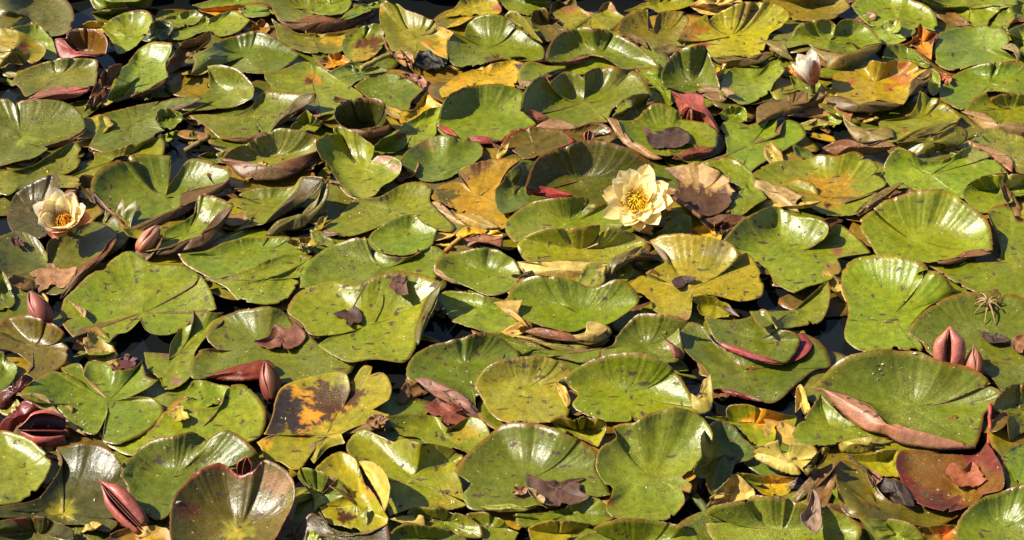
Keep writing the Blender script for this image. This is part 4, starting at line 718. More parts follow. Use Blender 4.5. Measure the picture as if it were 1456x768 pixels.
dcc = P('D3', 'great pale green pad with torn orange side, tallest of the near pads', (130,152,48), '488,362,1 513,262,2.5 600,208,3.5 580,150,4 640,128,4.5 700,123,5 740,90,6 830,53,6.5 930,38,7 1010,58,6 1090,118,5 1127,202,4 1064,302,2 1002,392,1 962,432 1012,472 1002,512 955,492 972,562 880,657 740,659 590,652 540,602 575,515 520,440', c=(790,420), z=2.4, pt=[(560,560,30,(150,90,30)),(985,490,30,(190,140,50)),(960,580,24,(190,150,50))])
P('D3', 'wrinkled yellow green pad at near bank', (142,152,42), '118,702 200,668,2.5 330,663,3 462,680,2 400,722 330,768 260,812 150,790', z=1.6)
P('D3', 'wide green pad at near bank below great pale pad', (120,147,38), '310,800 440,710,2 530,668,4 640,653,5 820,658,5 960,690,4 1025,712,2 1060,802 900,852 400,852', z=2, c=(700,790))
# ---- near row: right
dy_ = P('D3', 'yellow orange flushed pad with curled tip near right', (132,147,34), '1080,90 1200,102 1202,45,2 1290,28,3 1400,48,3 1500,70,2 1585,90,1 1572,142 1482,144 1456,232 1360,252 1300,192 1250,142 1200,127', c=(1350,130), pt=[(1430,100,100,(225,170,35))])
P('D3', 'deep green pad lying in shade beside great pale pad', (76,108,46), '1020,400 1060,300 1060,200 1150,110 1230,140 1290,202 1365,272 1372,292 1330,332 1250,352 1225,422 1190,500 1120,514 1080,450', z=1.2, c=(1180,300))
P('D4', 'olive green pad under pink rolled lip', (112,132,32), '195,172 250,110 350,-30 400,20 500,112 620,182 725,212 600,232 450,247 350,254 230,244', z=1.6, c=(400,150))
dj = P('D4', 'yellow pad with brown rot beside pale dead triangle', (175,162,30), '-110,400 0,415 100,408 222,430 204,482 150,524 50,524 0,492', pt=[(230,450,70,(80,50,25)),(120,450,60,(210,170,30)),(-40,440,60,(120,150,35))])
P('D4', 'green leaf sliver between yellow pad and olive pad', (122,152,28), '318,420 430,385 444,542 400,502 350,452')
dpf = P('D4', 'pale green folded lip of pad near pink rolled lip', (150,157,76), '445,242,1 560,208,2.5 680,208,3 754,240,2 640,282,1 520,292 460,282', z=2, c=(600,248,2), stalk=False)
P('D4', 'yellow green corner of pad beside maroon bronze pad', (150,152,28), '498,302 640,290 772,268 775,422 680,424 610,382', z=1.4)
P('D4', 'pale crumpled dying pad with torn flaps', (202,192,116), '-20,290,1 0,270,2 60,240,3.5 120,223,4 130,272,2 175,282,2 180,238,4 310,253,4 332,302,3 280,352,2 260,402,1 200,417 100,382 0,332', z=2, c=(170,335,1.5), dry=.5, u=(180,170,100), stalk=False)
P('D4', 'olive curl behind pale crumpled pad', (125,120,55), '250,375,1 300,330,3 360,260,5 397,265,5 352,332,3 272,412,1', z=2, dry=.4, stalk=False)
dd4 = P('D4', 'long olive sunken pad below maroon bronze pad', (114,114,32), '428,372 470,328,2 520,340,2 620,420,1 652,482 702,542 760,572 850,572 950,602 1080,622 1182,567 1152,612 1060,662 980,692 860,682 700,662 560,642 470,602 440,482', c=(640,570))
P('D4', 'glossy green pad at near bank below long olive pad', (112,146,66), '558,642 700,650,2 820,668,4 892,720,3 955,792,1 750,842 640,782', z=1.6)
P('D4', 'brown olive pad with orange speck at near bank', (140,125,45), '880,700 1000,690 1090,680 1100,760 1040,820 930,800', pt=[(1020,730,50,(190,110,40))])
dfm = P('D4', 'maroon bronze pad carrying orange dead leaf', (110,80,32), '758,342,2 790,268,2 900,280,1.5 1050,300,1 1200,295,1.5 1250,233,4 1302,310,4 1347,402,3.5 1342,482,2 1232,522,1 1190,572,1 1090,612,1 950,597,1 850,542,1 790,442,1', c=(1140,505), z=1.8, rim=(115,40,42), rimw=.3, u=(130,50,50), pt=[(1130,500,60,(135,115,35)),(1000,590,120,(100,52,42))])
ce4 = P('C4', 'wide green pad with long pink rolled lip in front of red buds', (100,130,42), '288,657,2 340,610,3 410,540,4 480,490,5.5 580,463,6.5 680,448,7 760,462,6.5 880,458,7 1000,510,6.5 1150,540,6 1250,600,5 1342,682,3.5 1295,742,2.5 1240,802,1.5 1222,902,1 1192,985,1 1050,947,1 930,945,1 770,882,1.2 690,862,1.4 640,782,1.6 560,728,1.8 450,690,2 350,660,2', c=(850,760), z=2.2, u=(190,132,102), p=2.8)
F(ce4, (192,136,108), '343,653 430,678 530,708 612,762 642,830 690,868 770,884 860,918 930,945 1060,945 1195,985 1060,997 900,982 780,960 700,912 600,890 520,840 450,780 390,710', b=1.2)
dhh = P('D3', 'near pad with dried twist and cracks at right', (126,147,42), '1083,642,1 1100,600,3 1200,570,4.5 1300,550,5 1312,575,4 1330,528,5 1400,523,6 1510,528,6 1600,565,5 1760,600,4 1872,640,3 1937,707,1.5 1900,784 1700,834 1200,834 1100,732', c=(1500,720), z=2)
dg = P('D4', 'smooth green pad in near right corner', (88,128,36), '1085,742 1108,650,1 1200,558,3 1330,498,4 1456,458,5 1580,480,4 1580,852 1100,852', c=(1340,700), z=2)

# ================================================================== things lying on the pads
HITK = [-1]
def hit(px, py):
    HITK[0] = -1; d = nrm(ray(px, py)); best = None
    for k, (bvh, *_) in enumerate(LAID):
        h = bvh.ray_cast(Vector(CAM), Vector(d))
        if h[0] is not None and (best is None or h[3] < best[1]): best = (np.array(h[0]), h[3], np.array(h[1])); HITK[0] = k
    if best is None:
        return U(px, py, 0.0), np.array([0, 0, 1.0])
    n = best[2] if best[2][2] > 0 else -best[2]
    return best[0], n
def LEAF(crop, label, col, pts, c=None, crumple=.0022, u=None, dz=.15, name='dead_leaf', cat='dead leaf', group='dead leaves on the pads', pt=(), **kw):
    q = parse(pts); xy = np.array([px_of(crop, a[0], a[1]) for a in q]); cx = np.array(px_of(crop, *c)) if c else xy.mean(0)
    zc = hit(cx[0], cx[1])[0][2] * 100 + dz
    zs = ' '.join('%g,%g,%.2f%s' % (a[0], a[1], a[2] if a[2] is not None else 0.25 + .35 * ((i * 7) % 3), 'c' if a[4] else '') for i, a in enumerate(q))
    return P(crop, label, col, zs, c=c, u=u or col, z=zc, mat=MAT_DRY, stalk=False, name=name, cat=cat, group=group, gap=.0025, cap=.03, crumple=crumple, rip=.001, pleat=.0003,
             rim=tuple(np.array(col) * .7), rimw=.08, dry=.8, pt=pt, nr=kw.pop('nr', 10), **kw)
LEAF('C2', 'curled mauve brown dead leaf at far rim of big dished pad', (132,98,80), '738,92 760,50,1 810,38,1.5 845,60,1.5 835,100 850,145,.8 800,156 760,140', crumple=.004)
l2 = LEAF('C2', 'dark brown scrap with thin stalk in the middle of big dished pad', (84,54,36), '430,252 500,228 560,213 597,265 585,297 520,312 490,290')
LEAF('C2', 'torn rusty brown dead leaf lying on dull green pad', (126,76,46), '0,405 80,372 110,310 190,332 230,300 285,352 270,402 200,442 140,432 80,442', crumple=.003)
LEAF('D3', 'pointed dark brown maple like leaf on large green pad', (98,70,52), '108,388 190,437 260,442 430,425 400,490 457,530 420,560 320,582 220,580 140,522 112,462', crumple=.0016)
LEAF('D3', 'small grey moth like scrap beside maple like leaf', (165,158,150), '118,480,.8 150,490,1 212,540,.8 200,568 160,545 125,510', dz=.6, crumple=.001)
LEAF('D3', 'tan flake at the tip of maple like leaf', (195,145,105), '30,508 55,465,.8 115,480,.8 105,512 60,512', dz=.4)
LEAF('A3', 'shrivelled dark crumpled leaf on pad with red lips', (88,66,50), '738,680 790,705 850,690 960,690 1007,742 990,777 900,802 800,795 760,742', crumple=.007, pt=[(770,710,40,(165,130,115))])
LEAF('D4', 'orange brown dead leaf with two lobes on maroon bronze pad', (165,98,60), '1028,402 1060,350 1130,377 1180,340 1220,382 1257,432 1210,472 1150,482 1080,462', crumple=.004)
LEAF('D4', 'dry grey tan rolled leaf standing on near cracked pad', (172,146,126), '238,642,1 270,590,1.5 305,495,2 330,520,2 350,602,1.5 352,682,1 320,742,.6 290,712,.6', crumple=.006, dz=.4)
LEAF('C3', 'small purple brown fallen leaf on large yellow pad', (92,62,50), '898,66 960,43 1037,50 1000,85 930,112')
LEAF('C4', 'narrow dark brown leaf beside spider like husk', (92,70,54), '1198,342 1260,350 1340,365 1387,400 1340,415 1270,405')
LEAF('C4', 'tan curled dead leaf at the right bank near spider like husk', (178,132,88), '1388,400 1410,370,1 1470,358,1.2 1500,420,1 1456,462 1400,450', crumple=.004)
LEAF('D1', 'pale yellow leaf fragment on long dash speckled pad', (218,208,100), '913,70 985,33,.8 1015,60 1032,102 940,120', dz=.4, crumple=.001)
LEAF('C1', 'crumpled tan dead leaf at the foot of bronze green pad', (176,132,88), '160,35 250,0 290,-22,1 330,10 427,0,1 400,62 350,112 280,102 210,132 190,72', crumple=.006)
LEAF('C1', 'maroon wet leaf scrap at edge of dark water triangle', (112,54,48), '602,532 680,473,1 748,490,1.2 732,542 640,562', crumple=.003)
LEAF('D2', 'reddish brown dead leaf tucked below pink rolled edge', (140,76,52), '928,42 990,0 1050,-22 1182,90 1120,132 1060,147 1000,102', crumple=.003)
LEAF('D3', 'pale straw coloured triangular dead leaf standing near yellow pad', (228,208,138), '1083,607,.6 1120,520,1.4 1190,450,2.4 1245,398,3.2 1300,440,2.6 1352,490,1.6 1350,522,1 1240,557,.8 1150,582,.6', crumple=.0025, dz=.5)
LEAF('A3', 'pale straw dead leaf at far bank above yellow green pad', (220,200,132), '1000,36,.8 1050,0,1.5 1130,-20,2 1250,-15,2 1302,15,1.4 1200,52,.8 1100,82 1040,62', dz=.6)
LEAF('A4', 'orange dead scrap with black flecks and red side standing upright', (228,158,40), '803,242,.8 850,220,1.5 850,190,2.4 890,128,3.4 940,170,3 982,180,2.4 960,242,1.6 952,327,.6 900,292,.6 860,257,.6', pt=[(970,200,30,(130,40,35)),(870,225,26,(70,40,20)),(945,225,20,(80,45,20))], crumple=.002, dz=.5)
LEAF('A4', 'small yellow leaf bit at the foot of half open bud', (225,170,40), '145,368 190,360,.8 232,400 200,417', dz=.3)
LEAF('A2', 'tan shrivelled lobe hanging over rotten black clump', (205,158,100), '763,302,1.5 800,280,2 862,295,2 877,332,1.4 865,362,.8 810,347,.8', dz=1.0)
LEAF('A2', 'rotten black clump of leaf in the far debris gap', (46,40,34), '898,285,1 960,273,1.5 1022,310,1.4 1042,352 960,382 888,352', crumple=.008)
LEAF('A2', 'pinkish dry shred hanging in the far debris gap', (180,130,110), '800,392 850,400,.8 905,412,1.2 942,420,1.2 945,460 930,500 905,455 880,440 830,412', dz=.6, crumple=.004)
LEAF('B3', 'brown twisted dry leaf below withered tan pad', (104,72,38), '1050,467 1180,430,1 1302,440,1.2 1232,502 1170,542 1100,502', crumple=.007)
LEAF('C4', 'pale yellow torn ribbon of leaf in dark gap near pink rolled lip', (220,205,130), '212,790 218,660,1.4 238,638,2 272,702,1.4 297,792,.8 262,800 240,762', dz=.8)
LEAF('D4', 'black brown rotten leaf beside maroon bronze pad', (58,46,40), '648,482 700,430 780,440 850,522 862,572 760,562 700,532', crumple=.004)
LEAF('D4', 'pink tan leaf corner beside black rotten leaf', (188,138,108), '598,380,.6 640,385,1 692,430,1 632,477 610,432', dz=.3)
LEAF('B1', 'tiny maroon leaf scrap on bronze green pad', (110,50,42), '58,560 95,562 130,580 125,612 70,600')
LEAF('A4', 'small orange brown leaf scrap between dull green and pale green pads', (200,130,85), '1000,395 1040,400 1070,412 1050,450 1015,440', dz=.3)
LEAF('D2', 'tan torn tip of rotting pad resting on yellow lobe', (170,122,66), '610,130 640,90,.6 700,80,1 742,95,1 700,152 640,152', dz=.3)

def STICK(label, crop, pts, r, col, name='broken_stalk', cat='stalk', group='broken stalks among the pads', dry=True):
    q = [[float(v) for v in w.split(',')] for w in pts.split()]
    W_ = np.array([U(*px_of(crop, a[0], a[1]), a[2] / 100) for a in q]); t = np.linspace(0, len(q) - 1, 4 * len(q))
    V = np.stack([np.interp(t, np.arange(len(q)), W_[:, i]) for i in range(3)], 1); V[1:-1] += RS.randn(len(t) - 2, 3) * .12 * r
    o = stem_mesh(name, V, r, r * .8, col, None, 8, MAT_DRY if dry else MAT_PAD)
    return tag(o, label, cat, group)
STICK('pale green broken stalk lying beside round stained pad', 'A2', '585,375,4 660,335,5 760,290,6', .006, (150,145,70))
STICK('thin brown stalk bent above tilted decayed pad', 'A2', '765,300,6 730,265,7 708,195,7', .0025, (150,105,70))
STICK('olive stalk rising out of blue water gap', 'B1', '1010,95,.5 1075,55,2 1140,15,4', .006, (120,105,40))
STICK('yellow stalk end under curled yellow pad', 'B2', '1050,645,2.5 1090,605,3 1135,565,4', .005, (190,150,50))
STICK('dark brown stem below withered tan pad', 'B3', '915,350,3 985,400,4 1060,458,5', .0045, (105,72,42))
STICK('fine stalk of dark scrap on big dished pad', 'C2', '548,215,5 570,170,5.2 622,85,6', .0012, (90,80,40))
STICK('green stalk in dark gap right of great pale pad', 'D3', '1015,515,1 1050,560,1 1100,620,1', .007, (90,105,35))
STICK('slim pink stalk beside wide pad with pink lip', 'D4', '1272,25,5 1270,120,4 1262,245,3', .003, (185,85,85))
STICK('thin dark twig lying across yellow green corner', 'D4', '500,300,4.4 550,345,4.4 605,388,4.2', .0016, (60,45,35))
STICK('short upright stalk below large green maple leaf pad', 'D3', '170,570,1.5 190,620,1 215,660,.5', .004, (110,120,50))

# ================================================================== flowers, buds, furled leaves
def basis(axis, ref):
    a = nrm(np.asarray(axis, float)); x = nrm(np.cross(np.cross(a, ref), a)); return x, np.cross(a, x), a
def petal_mesh(name, parent, O, X, Y, A, az, ln, wd, tilt, bend, r0, cols, cup=.35, rs=RS, twist=0.0, ns=11, nt=7, thick=.0007, tip=.6, point=.55):
    rad = X * math.cos(az) + Y * math.sin(az); side = np.cross(A, rad); p = O + rad * r0; V = []; Cc = []; Lf = []; prev = p
    ss = np.linspace(0, 1, ns)
    for i, s in enumerate(ss):
        ang = tilt + bend * (s - .35); d = rad * math.sin(ang) + A * math.cos(ang); inn = -rad * math.cos(ang) + A * math.sin(ang)
        if i: p = p + d * ln / (ns - 1)
        w = wd * max(.0, (s + .06) ** tip * (1.0 - s) ** point) * 1.75 + .0004
        for t in np.linspace(-1, 1, nt):
            V.append(p + side * w * t * (1 - .12 * cup * t * t) + inn * cup * w * t * t + side * twist * s * wd)
            base, mid, tp = cols; cc = lin(base) * max(0, 1 - s * 2.4) + lin(mid) * (1 - max(0, 1 - s * 2.4)); k = max(0, (s - .72) / .28) * .6
            Cc.append((cc * (1 - k) + lin(tp) * k) * .97); Lf.append((t * .5, s))
    V = np.array(V); Fc = [(i*nt + j, i*nt + nt + j, i*nt + nt + j + 1, i*nt + j + 1) for i in range(ns - 1) for j in range(nt - 1)]
    return mesh_obj(name, V, Fc, MAT_PETAL, parent, np.array(Cc), np.array(Lf), origin=O)
def flower(label, O, axis, whorls, stam, sepal=None, seed=3, name0='water_lily_flower', cat='flower', group='open water lily flowers'):
    rs = np.random.RandomState(seed); O = np.array(O); root = empty(name0, O); tag(root, label, cat, group)
    X, Y, A = basis(axis, (0.2, 1, 0.1))
    for wi, (n, ln, wd, tilt, bend, r0, cols, name) in enumerate(whorls):
        for k in range(n):
            az = 2 * math.pi * (k + .5 * (wi % 2) + rs.uniform(-.14, .14)) / n + wi * .2
            petal_mesh(name, root, O, X, Y, A, az, ln * rs.uniform(.9, 1.06), wd * rs.uniform(.9, 1.1), tilt + rs.uniform(-.1, .1), bend + rs.uniform(-.15, .15), r0, cols, rs=rs, cup=rs.uniform(.25, .5), twist=rs.uniform(-.1, .1))
    V = []; Fc = []; Cc = []; b0 = 0         # stamens: too fine to pick apart
    for k in range(stam[0]):
        az = k * 2.39996; rr = .015 * math.sqrt((k + .5) / stam[0]); t0 = .15 + 1.0 * (rr / .015) + rs.uniform(-.12, .12)
        rad = X * math.cos(az) + Y * math.sin(az); sd_ = np.cross(A, rad); p = O + rad * rr + A * .002; ln = stam[1] * rs.uniform(.75, 1.1); m = 5
        for i in range(m):
            s = i / (m - 1); an = t0 - 1.5 * s * s; d = rad * math.sin(an) + A * math.cos(an)
            if i: p = p + d * ln / (m - 1)
            w = .0012 * (1 - .35 * s) + .0002; b0 = len(V)
            nn = np.cross(sd_, d)
            V += [p - sd_ * w, p + nn * w * .6, p + sd_ * w, p - nn * w * .6]
            cc = lin(stam[2]) * (1 - s) + lin(stam[3]) * s; Cc += [cc * .85] * 4
            if i:
                for j in range(4): Fc.append((b0 - 4 + j, b0 - 4 + (j + 1) % 4, b0 + (j + 1) % 4, b0 + j))
        Fc.append((b0, b0 + 1, b0 + 2, b0 + 3))
    if stam[0]: st = mesh_obj('stamens', V, Fc, MAT_PETAL, root, np.array(Cc), np.zeros((len(V), 2)), origin=O); st['kind'] = 'stuff'
    t = np.linspace(0, 1, 6)[:, None]; e = np.array([O[0] + .01, O[1] + .02, -.05]); stem_mesh('stalk', (O - A * .002 * t) * (1 - t) + e * t, .005, .005, (130,90,50), root)
    return root
CR = ((255,230,130), (255,243,190), (255,238,190)); CRP = ((245,205,120), (255,234,165), (254,222,160)); SEP = ((190,110,80), (240,205,170), (225,160,130))
zc_ = 6.2
flower('wide open cream yellow water lily with golden stamens', U(907, 290, .052), (-.14, -.56, .82),
       [(4, .064, .021, 1.3, -.25, .004, CRP, 'sepal'), (8, .067, .0225, 1.16, -.35, .004, CRP, 'petal'), (8, .062, .0215, .95, -.4, .004, CR, 'petal'), (7, .052, .019, .86, -.4, .006, CR, 'petal'), (6, .038, .014, .68, -.3, .008, ((255,215,90), (255,236,160), (255,240,190)), 'petal')],
       (110, .027, (250,175,15), (255,228,45)), seed=5)
PK = ((225,150,130), (255,240,215), (255,228,205))
flower('cup shaped cream water lily with orange stamens and pink outer petals', U(92, 318, .045), (.02, -.46, .88),
       [(4, .057, .020, .98, -.5, .004, ((170,60,45), (225,140,115), (240,190,165)), 'sepal'), (7, .060, .0225, .86, -.55, .004, PK, 'petal'), (7, .057, .021, .72, -.5, .005, CR, 'petal'), (6, .048, .017, .58, -.3, .006, CR, 'petal')],
       (85, .026, (215,110,10), (245,180,30)), seed=9)

def bud(label, base, tip, R, outer, inner, open_=0.0, odd=None, seed=1, name='water_lily_bud', ns_=4):
    rs = np.random.RandomState(seed); base = np.array(base); tip = np.array(tip); root = empty(name, base); tag(root, label, 'bud', 'water lily buds')
    ax = tip - base; ln = np.linalg.norm(ax); X, Y, A = basis(ax, (.3, 1, .2)); view = math.atan2(-Y @ FW, -X @ FW)
    def shell(nm, phi0, half, rad, l, cols, out):
        nsx, ntx = 13, 9; V = []; Cc = []; Lf = []
        for i in range(nsx):
            s = i / (nsx - 1); r_ = rad * (math.sin(math.pi * min(1, (s * .93 + .07)) ** .82) ** .75) * (1 + out * s) + .0006 + out * .012 * s * s
            wv = half * (1 - .82 * s ** 2.2)
            for j in range(ntx):
                t = -1 + 2 * j / (ntx - 1); ph = phi0 + t * wv; rr = r_ * (1 - .05 * t * t)
                V.append(base + A * (s * l) + (X * math.cos(ph) + Y * math.sin(ph)) * rr)
                cc = lin(cols[0]) * (1 - s) + lin(cols[1]) * s; e = abs(t) ** 3 * .5; Cc.append((cc * (1 - e) + lin(cols[2]) * e) * .8); Lf.append((t, s))
        V = np.array(V); n = len(V); G = V.reshape(nsx, ntx, 3); N = nrm(np.cross(np.gradient(G, axis=1), np.gradient(G, axis=0))).reshape(-1, 3); cen = base + A * ln * .5
        if np.sum(N * (V - cen)) < 0: N = -N
        Vb = V - N * .0009; Fc = []
        for i in range(nsx - 1):
            for j in range(ntx - 1):
                a = i*ntx + j; Fc.append((a, a + 1, a + ntx + 1, a + ntx)); Fc.append((n + a, n + a + ntx, n + a + ntx + 1, n + a + 1))
        bd = [i*ntx for i in range(nsx)] + [(nsx-1)*ntx + j for j in range(1, ntx)] + [i*ntx + ntx - 1 for i in range(nsx - 2, -1, -1)] + [j for j in range(ntx - 2, 0, -1)]
        for i in range(len(bd)): a, b = bd[i], bd[(i + 1) % len(bd)]; Fc.append((a, b, n + b, n + a))
        mesh_obj(nm, np.vstack([V, Vb]), Fc, MAT_PETAL, root, np.vstack([Cc, Cc]), np.vstack([Lf, Lf]), origin=base)
    for k in range(3): shell('petal', view + .4 + k * 2.094, 1.25, R * .86, ln * .98, inner, open_ * .5)
    for k in range(ns_):
        c_ = odd if (odd and k == 1) else outer
        shell('sepal', view + .62 + (k - 1) * (2 * math.pi / ns_) + rs.uniform(-.1, .1), .84, R * (1 + .03 * k), ln * rs.uniform(.94, 1.02), c_, open_)
    e = np.array([base[0] + .01, base[1] + .02, -.05]); t = np.linspace(0, 1, 5)[:, None]
    stem_mesh('stalk', (base + A * .002) * (1 - t) + e * t, .0045, .005, (120,75,45), root)
    return root
RD = ((150,62,52), (195,105,90), (225,150,120)); IN = ((190,80,85), (215,140,120), (235,190,160))
HB = ((225,105,120), (255,246,228), (255,246,222)); HS = ((165,75,60), (190,120,85), (150,110,60))
flower('half open bud with white petals flushed pink and brown sepals', U(1156, 118, .04), (-.34, .12, .93),
       [(3, .056, .020, .42, -.75, .011, HS, 'sepal'), (5, .062, .021, .36, -.6, .010, HB, 'petal'), (5, .059, .019, .26, -.45, .007, HB, 'petal'), (4, .052, .015, .12, -.3, .004, CR, 'petal')],
       (0, 0, (0, 0, 0), (0, 0, 0)), seed=4, name0='water_lily_bud', cat='bud', group='water lily buds')
bud('plump closed red bud beside glossy olive pad', U(67, 462, .02), U(42, 414, .055), .0165, ((165,75,70), (200,125,105), (225,150,120)), IN, 0, None, 5)
bud('orange pink bud peeping from under bright pad with pale tip', U(197, 358, .02), U(227, 320, .048), .0135, ((215,120,60), (235,180,150), (240,190,150)), ((230,130,60), (240,180,150), (245,200,160)), .12, None, 6)
bud('slim red bud with brown sepal beside rotting pad', U(390, 570, .006), U(377, 513, .05), .0155, RD, IN, 0, ((110,72,42), (135,85,50), (200,110,80)), 7)
bud('small orange pink bud next to furled pink leaf', U(1386, 540, .02), U(1385, 492, .058), .014, ((200,95,80), (230,150,110), (235,170,120)), IN, 0, ((175,90,70), (150,80,55), (230,160,120)), 8)

def furl(label, base, tip, R, col_out, col_in, turns=1.25, face=None, seed=1, lens=None, group='furled young leaves'):
    """a young leaf whose two halves are still rolled inwards"""
    rs = np.random.RandomState(seed); base = np.array(base); tip = np.array(tip); A = nrm(tip - base); ln = np.linalg.norm(tip - base)
    root = empty('furled_leaf', base); tag(root, label, 'furled leaf', group)
    f = np.array(face if face is not None else -FW); Z = nrm(f - A * (f @ A)); X = np.cross(A, Z)
    for sg in (-1, 1):
        nsx, ntx = 16, 15; V = []; Cc = []
        for i in range(nsx):
            s = i / (nsx - 1); r = R * (.35 + .65 * math.sin(math.pi * min(1, .12 + .86 * s)) ** .8) * (1.08 if sg > 0 else .85); r *= 1 - .72 * max(0, s - .72) / .28
            for j in range(ntx):
                t = j / (ntx - 1); ph = math.pi + t * math.pi * turns; q = r * (1 - .22 * t)
                V.append(base + A * (ln * s * (1 - .05 * (sg < 0))) + X * sg * ((.72 if sg > 0 else .95) * r + q * math.cos(ph)) + Z * (q * math.sin(ph)) + Z * r * (.45 if sg > 0 else .1))
                Cc.append(lin(col_out) * .9 * (1 + .14 * math.sin(j * 1.7 + i * .6)))
        V = np.array(V); n = len(V); G = V.reshape(nsx, ntx, 3); N = nrm(np.cross(np.gradient(G, axis=1), np.gradient(G, axis=0))).reshape(-1, 3); cen_ = np.array([base + A * (ln * i / (nsx - 1)) + X * sg * R * .8 for i in range(nsx) for j in range(ntx)])
        if np.sum(N * (V - cen_)) < 0: N = -N
        Vb = V - N * .0011; Fc = []
        for i in range(nsx - 1):
            for j in range(ntx - 1):
                a = i*ntx + j; Fc.append((a, a + 1, a + ntx + 1, a + ntx)); Fc.append((n + a, n + a + ntx, n + a + ntx + 1, n + a + 1))
        bd = [i*ntx for i in range(nsx)] + [(nsx-1)*ntx + j for j in range(1, ntx)] + [i*ntx + ntx - 1 for i in range(nsx - 2, -1, -1)] + [j for j in range(ntx - 2, 0, -1)]
        for i in range(len(bd)): a, b = bd[i], bd[(i + 1) % len(bd)]; Fc.append((a, b, n + b, n + a))
        c4 = np.zeros((2 * n, 4)); c4[:n, :3] = Cc; c4[n:, :3] = lin(col_in) * .9; c4[:, 3] = .8
        mesh_obj('rolled_half', np.vstack([V, Vb]), Fc, MAT_PAD, root, c4, np.zeros((2 * n, 2)), origin=base)
    e = np.array([base[0] + .01, base[1] + .02, -.05]); t = np.linspace(0, 1, 5)[:, None]
    stem_mesh('stalk', base * (1 - t) + e * t, .004, .005, (120,75,45), root)
    return root
furl('pink furled leaf with two rolled halves behind wide pad', U(1347, 524, .025), U(1349, 464, .085), .0145, (185,105,92), (115,85,30), 1.8, None, 2)
furl('slim red furled leaf leaning over dark bronze pad', U(204, 752, .02), U(141, 684, .055), .0115, (165,84,72), (60,32,25), 1.62, (-.3, -.5, .8), 3)
furl('red boat shaped furled leaf lying at left bank', U(93, 613, .025), U(25, 612, .035), .0165, (190,92,76), (75,28,24), 1.4, (.05, -.35, .95), 4)
furl('tiny red furled leaf tip between green pad and bronze cup', U(346, 676, .03), U(351, 648, .06), .0075, (185,75,72), (90,40,30), 1.2, None, 5)
furl('tiny red leaf tip poking out under great oval pad', U(836, 200, .03), U(838, 184, .045), .006, (190,90,80), (90,40,30), 1.2, None, 6)

# torn scraps of leaf caught in the gaps between the pads
def scraps():
    rs = np.random.RandomState(31); box = []; k = 0; made = 0
    open_water = [(112,28,30), (243,208,28), (190,485,36), (12,135,18), (595,520,26), (15,335,22), (1005,705,22), (1190,480,22), (1130,590,22)]
    cols = [(118,140,30), (150,150,32), (185,160,30), (128,96,50), (96,120,36), (160,120,70), (110,80,44), (140,150,50), (200,180,110)]
    while k < 2600 and made < 170:
        k += 1; x, y = rs.uniform(-20, W0 + 20), rs.uniform(-10, H0 + 20) ** 1.0
        if any(math.hypot(x - g[0], (y - g[1]) * 1.6) < g[2] for g in open_water): continue
        p, n = hit(x, y)
        if HITK[0] >= LOW or p[2] > .03: continue
        m = 26; t = np.linspace(0, 6.2832, m, endpoint=False); R = rs.uniform(.014, .046); el = rs.uniform(.25, .65); an = rs.rand() * 6.28
        rad = R * (1 + .32 * wave(m, (2, 3, 5, 7, 9), rs)); lx, ly = rad * np.cos(t), rad * np.sin(t) * el
        X_, Y_ = lx * math.cos(an) - ly * math.sin(an), lx * math.sin(an) + ly * math.cos(an); sl = rs.uniform(-.55, .55, 2)
        z = p[2] + .008 + X_ * sl[0] + Y_ * sl[1] + .004 * wave(m, (1, 2, 3), rs)
        B = np.stack([p[0] + X_, p[1] + Y_, np.maximum(z, .003)], 1)
        cl = cols[rs.randint(len(cols))]
        sheet('scrap', MAT_PAD, B, np.array([p[0], p[1], p[2] + .006]), top=cl, under=cl, seed=5000 + k, nr=5, drape=False, lay=False, collect=box, dry=rs.uniform(0, .6), rip=.001, pleat=.0003); made += 1
    joined('leaf_scraps', box, 'torn leaf scraps caught in the gaps between the pads')
scraps()

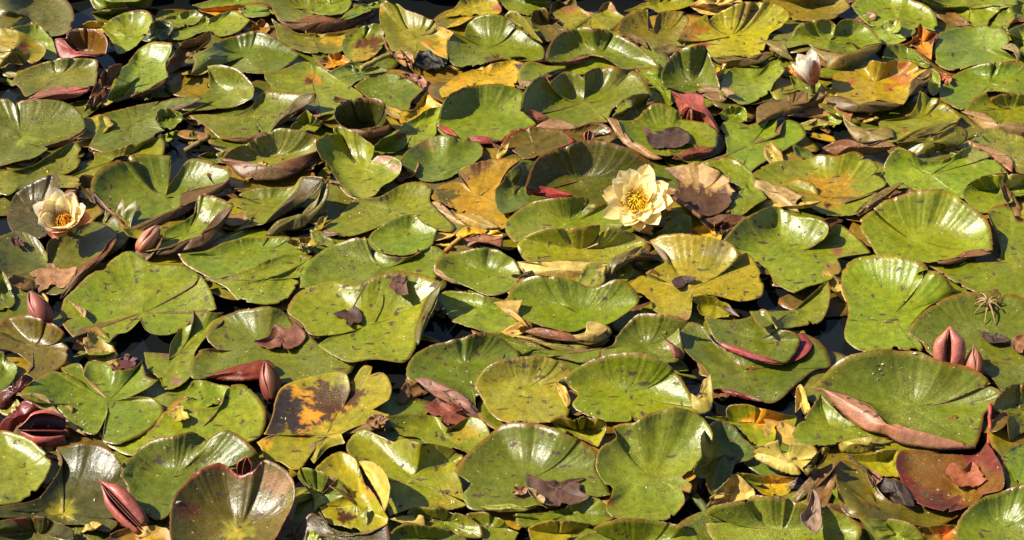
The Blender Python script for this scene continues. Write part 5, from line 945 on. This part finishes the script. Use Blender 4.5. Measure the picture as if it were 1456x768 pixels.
# dried husk like a spider
def husk():
    p0, n0 = hit(*px_of('C4', 1250, 205)); root = empty('dried_husk', p0); tag(root, 'pale grey spider like dried husk with thin radiating arms', 'husk')
    ends = [(1180,207), (1183,255), (1240,312), (1300,318), (1350,252), (1357,207), (1305,170), (1215,142), (1195,180)]
    for e in ends:
        q, n = hit(*px_of('C4', *e)); t = np.linspace(0, 1, 6)[:, None]
        pts = (p0 + n0 * .006) * (1 - t) + (q + n * .0015) * t; pts[:, 2] += (.007 * np.sin(math.pi * t[:, 0] ** .7))
        stem_mesh('arm', pts, .0022, .0007, (176,158,138), root, 6, MAT_DRY)
    V = []; Fc = []; m = 8
    for i in range(5):
        a = math.pi * i / 4
        for j in range(m): V.append(p0 + n0 * .006 + np.array([.0062 * math.sin(a) * math.cos(6.283*j/m) * (1 + .2*math.sin(3*j)), .0062 * math.sin(a) * math.sin(6.283*j/m), .004 * math.cos(a)]))
    for i in range(4):
        for j in range(m): Fc.append((i*m + j, i*m + (j+1) % m, (i+1)*m + (j+1) % m, (i+1)*m + j))
    c = np.tile(lin((180,165,150)) * .6, (len(V), 1)); mesh_obj('core', V, Fc, MAT_DRY, root, c, np.zeros((len(V), 2)), origin=p0)
husk()

# crumbs of pollen, seed and dried leaf scattered over the pads
def crumbs():
    rs = np.random.RandomState(77); V = []; Fc = []; Cc = []
    pal = [(225,215,150), (240,232,200), (200,190,90), (70,48,30), (90,60,35), (150,110,70)]
    clus = [(rs.uniform(0, W0), rs.uniform(0, H0)) for i in range(34)] + [px_of('A3', 1000, 410)] * 3 + [px_of('B2', 140, 130)]
    for k in range(620):
        if rs.rand() < .55: c0 = clus[rs.randint(len(clus))]; x, y = c0[0] + rs.randn() * 16, c0[1] + rs.randn() * 10
        else: x, y = rs.uniform(-20, W0 + 20), rs.uniform(-10, H0 + 10)
        p, n = hit(x, y)
        if p[2] < .004: continue
        s = .0007 + .0016 * rs.rand() ** 3; a = rs.rand() * 6.28; st = rs.uniform(1, 2.6); b0 = len(V)
        X_, Y_, _ = basis(n, (math.cos(a), math.sin(a), .1))
        V += [p + n * s * .1 + X_ * s * st, p + n * s * .1 + Y_ * s, p + n * s * .1 - X_ * s * st, p + n * s * .1 - Y_ * s, p + n * s * .9 + X_ * s * .3]
        Fc += [(b0, b0+1, b0+4), (b0+1, b0+2, b0+4), (b0+2, b0+3, b0+4), (b0+3, b0, b0+4), (b0+3, b0+2, b0+1, b0)]
        Cc += [lin(pal[rs.choice(6, p=[.25, .2, .15, .2, .12, .08])]) * .75] * 5
    o = mesh_obj('leaf_crumbs', V, Fc, MAT_DRY, None, np.array(Cc), np.zeros((len(V), 2)), smooth=False)
    tag(o, 'pale and dark crumbs scattered over the lily pads', None, None, 'stuff')
crumbs()
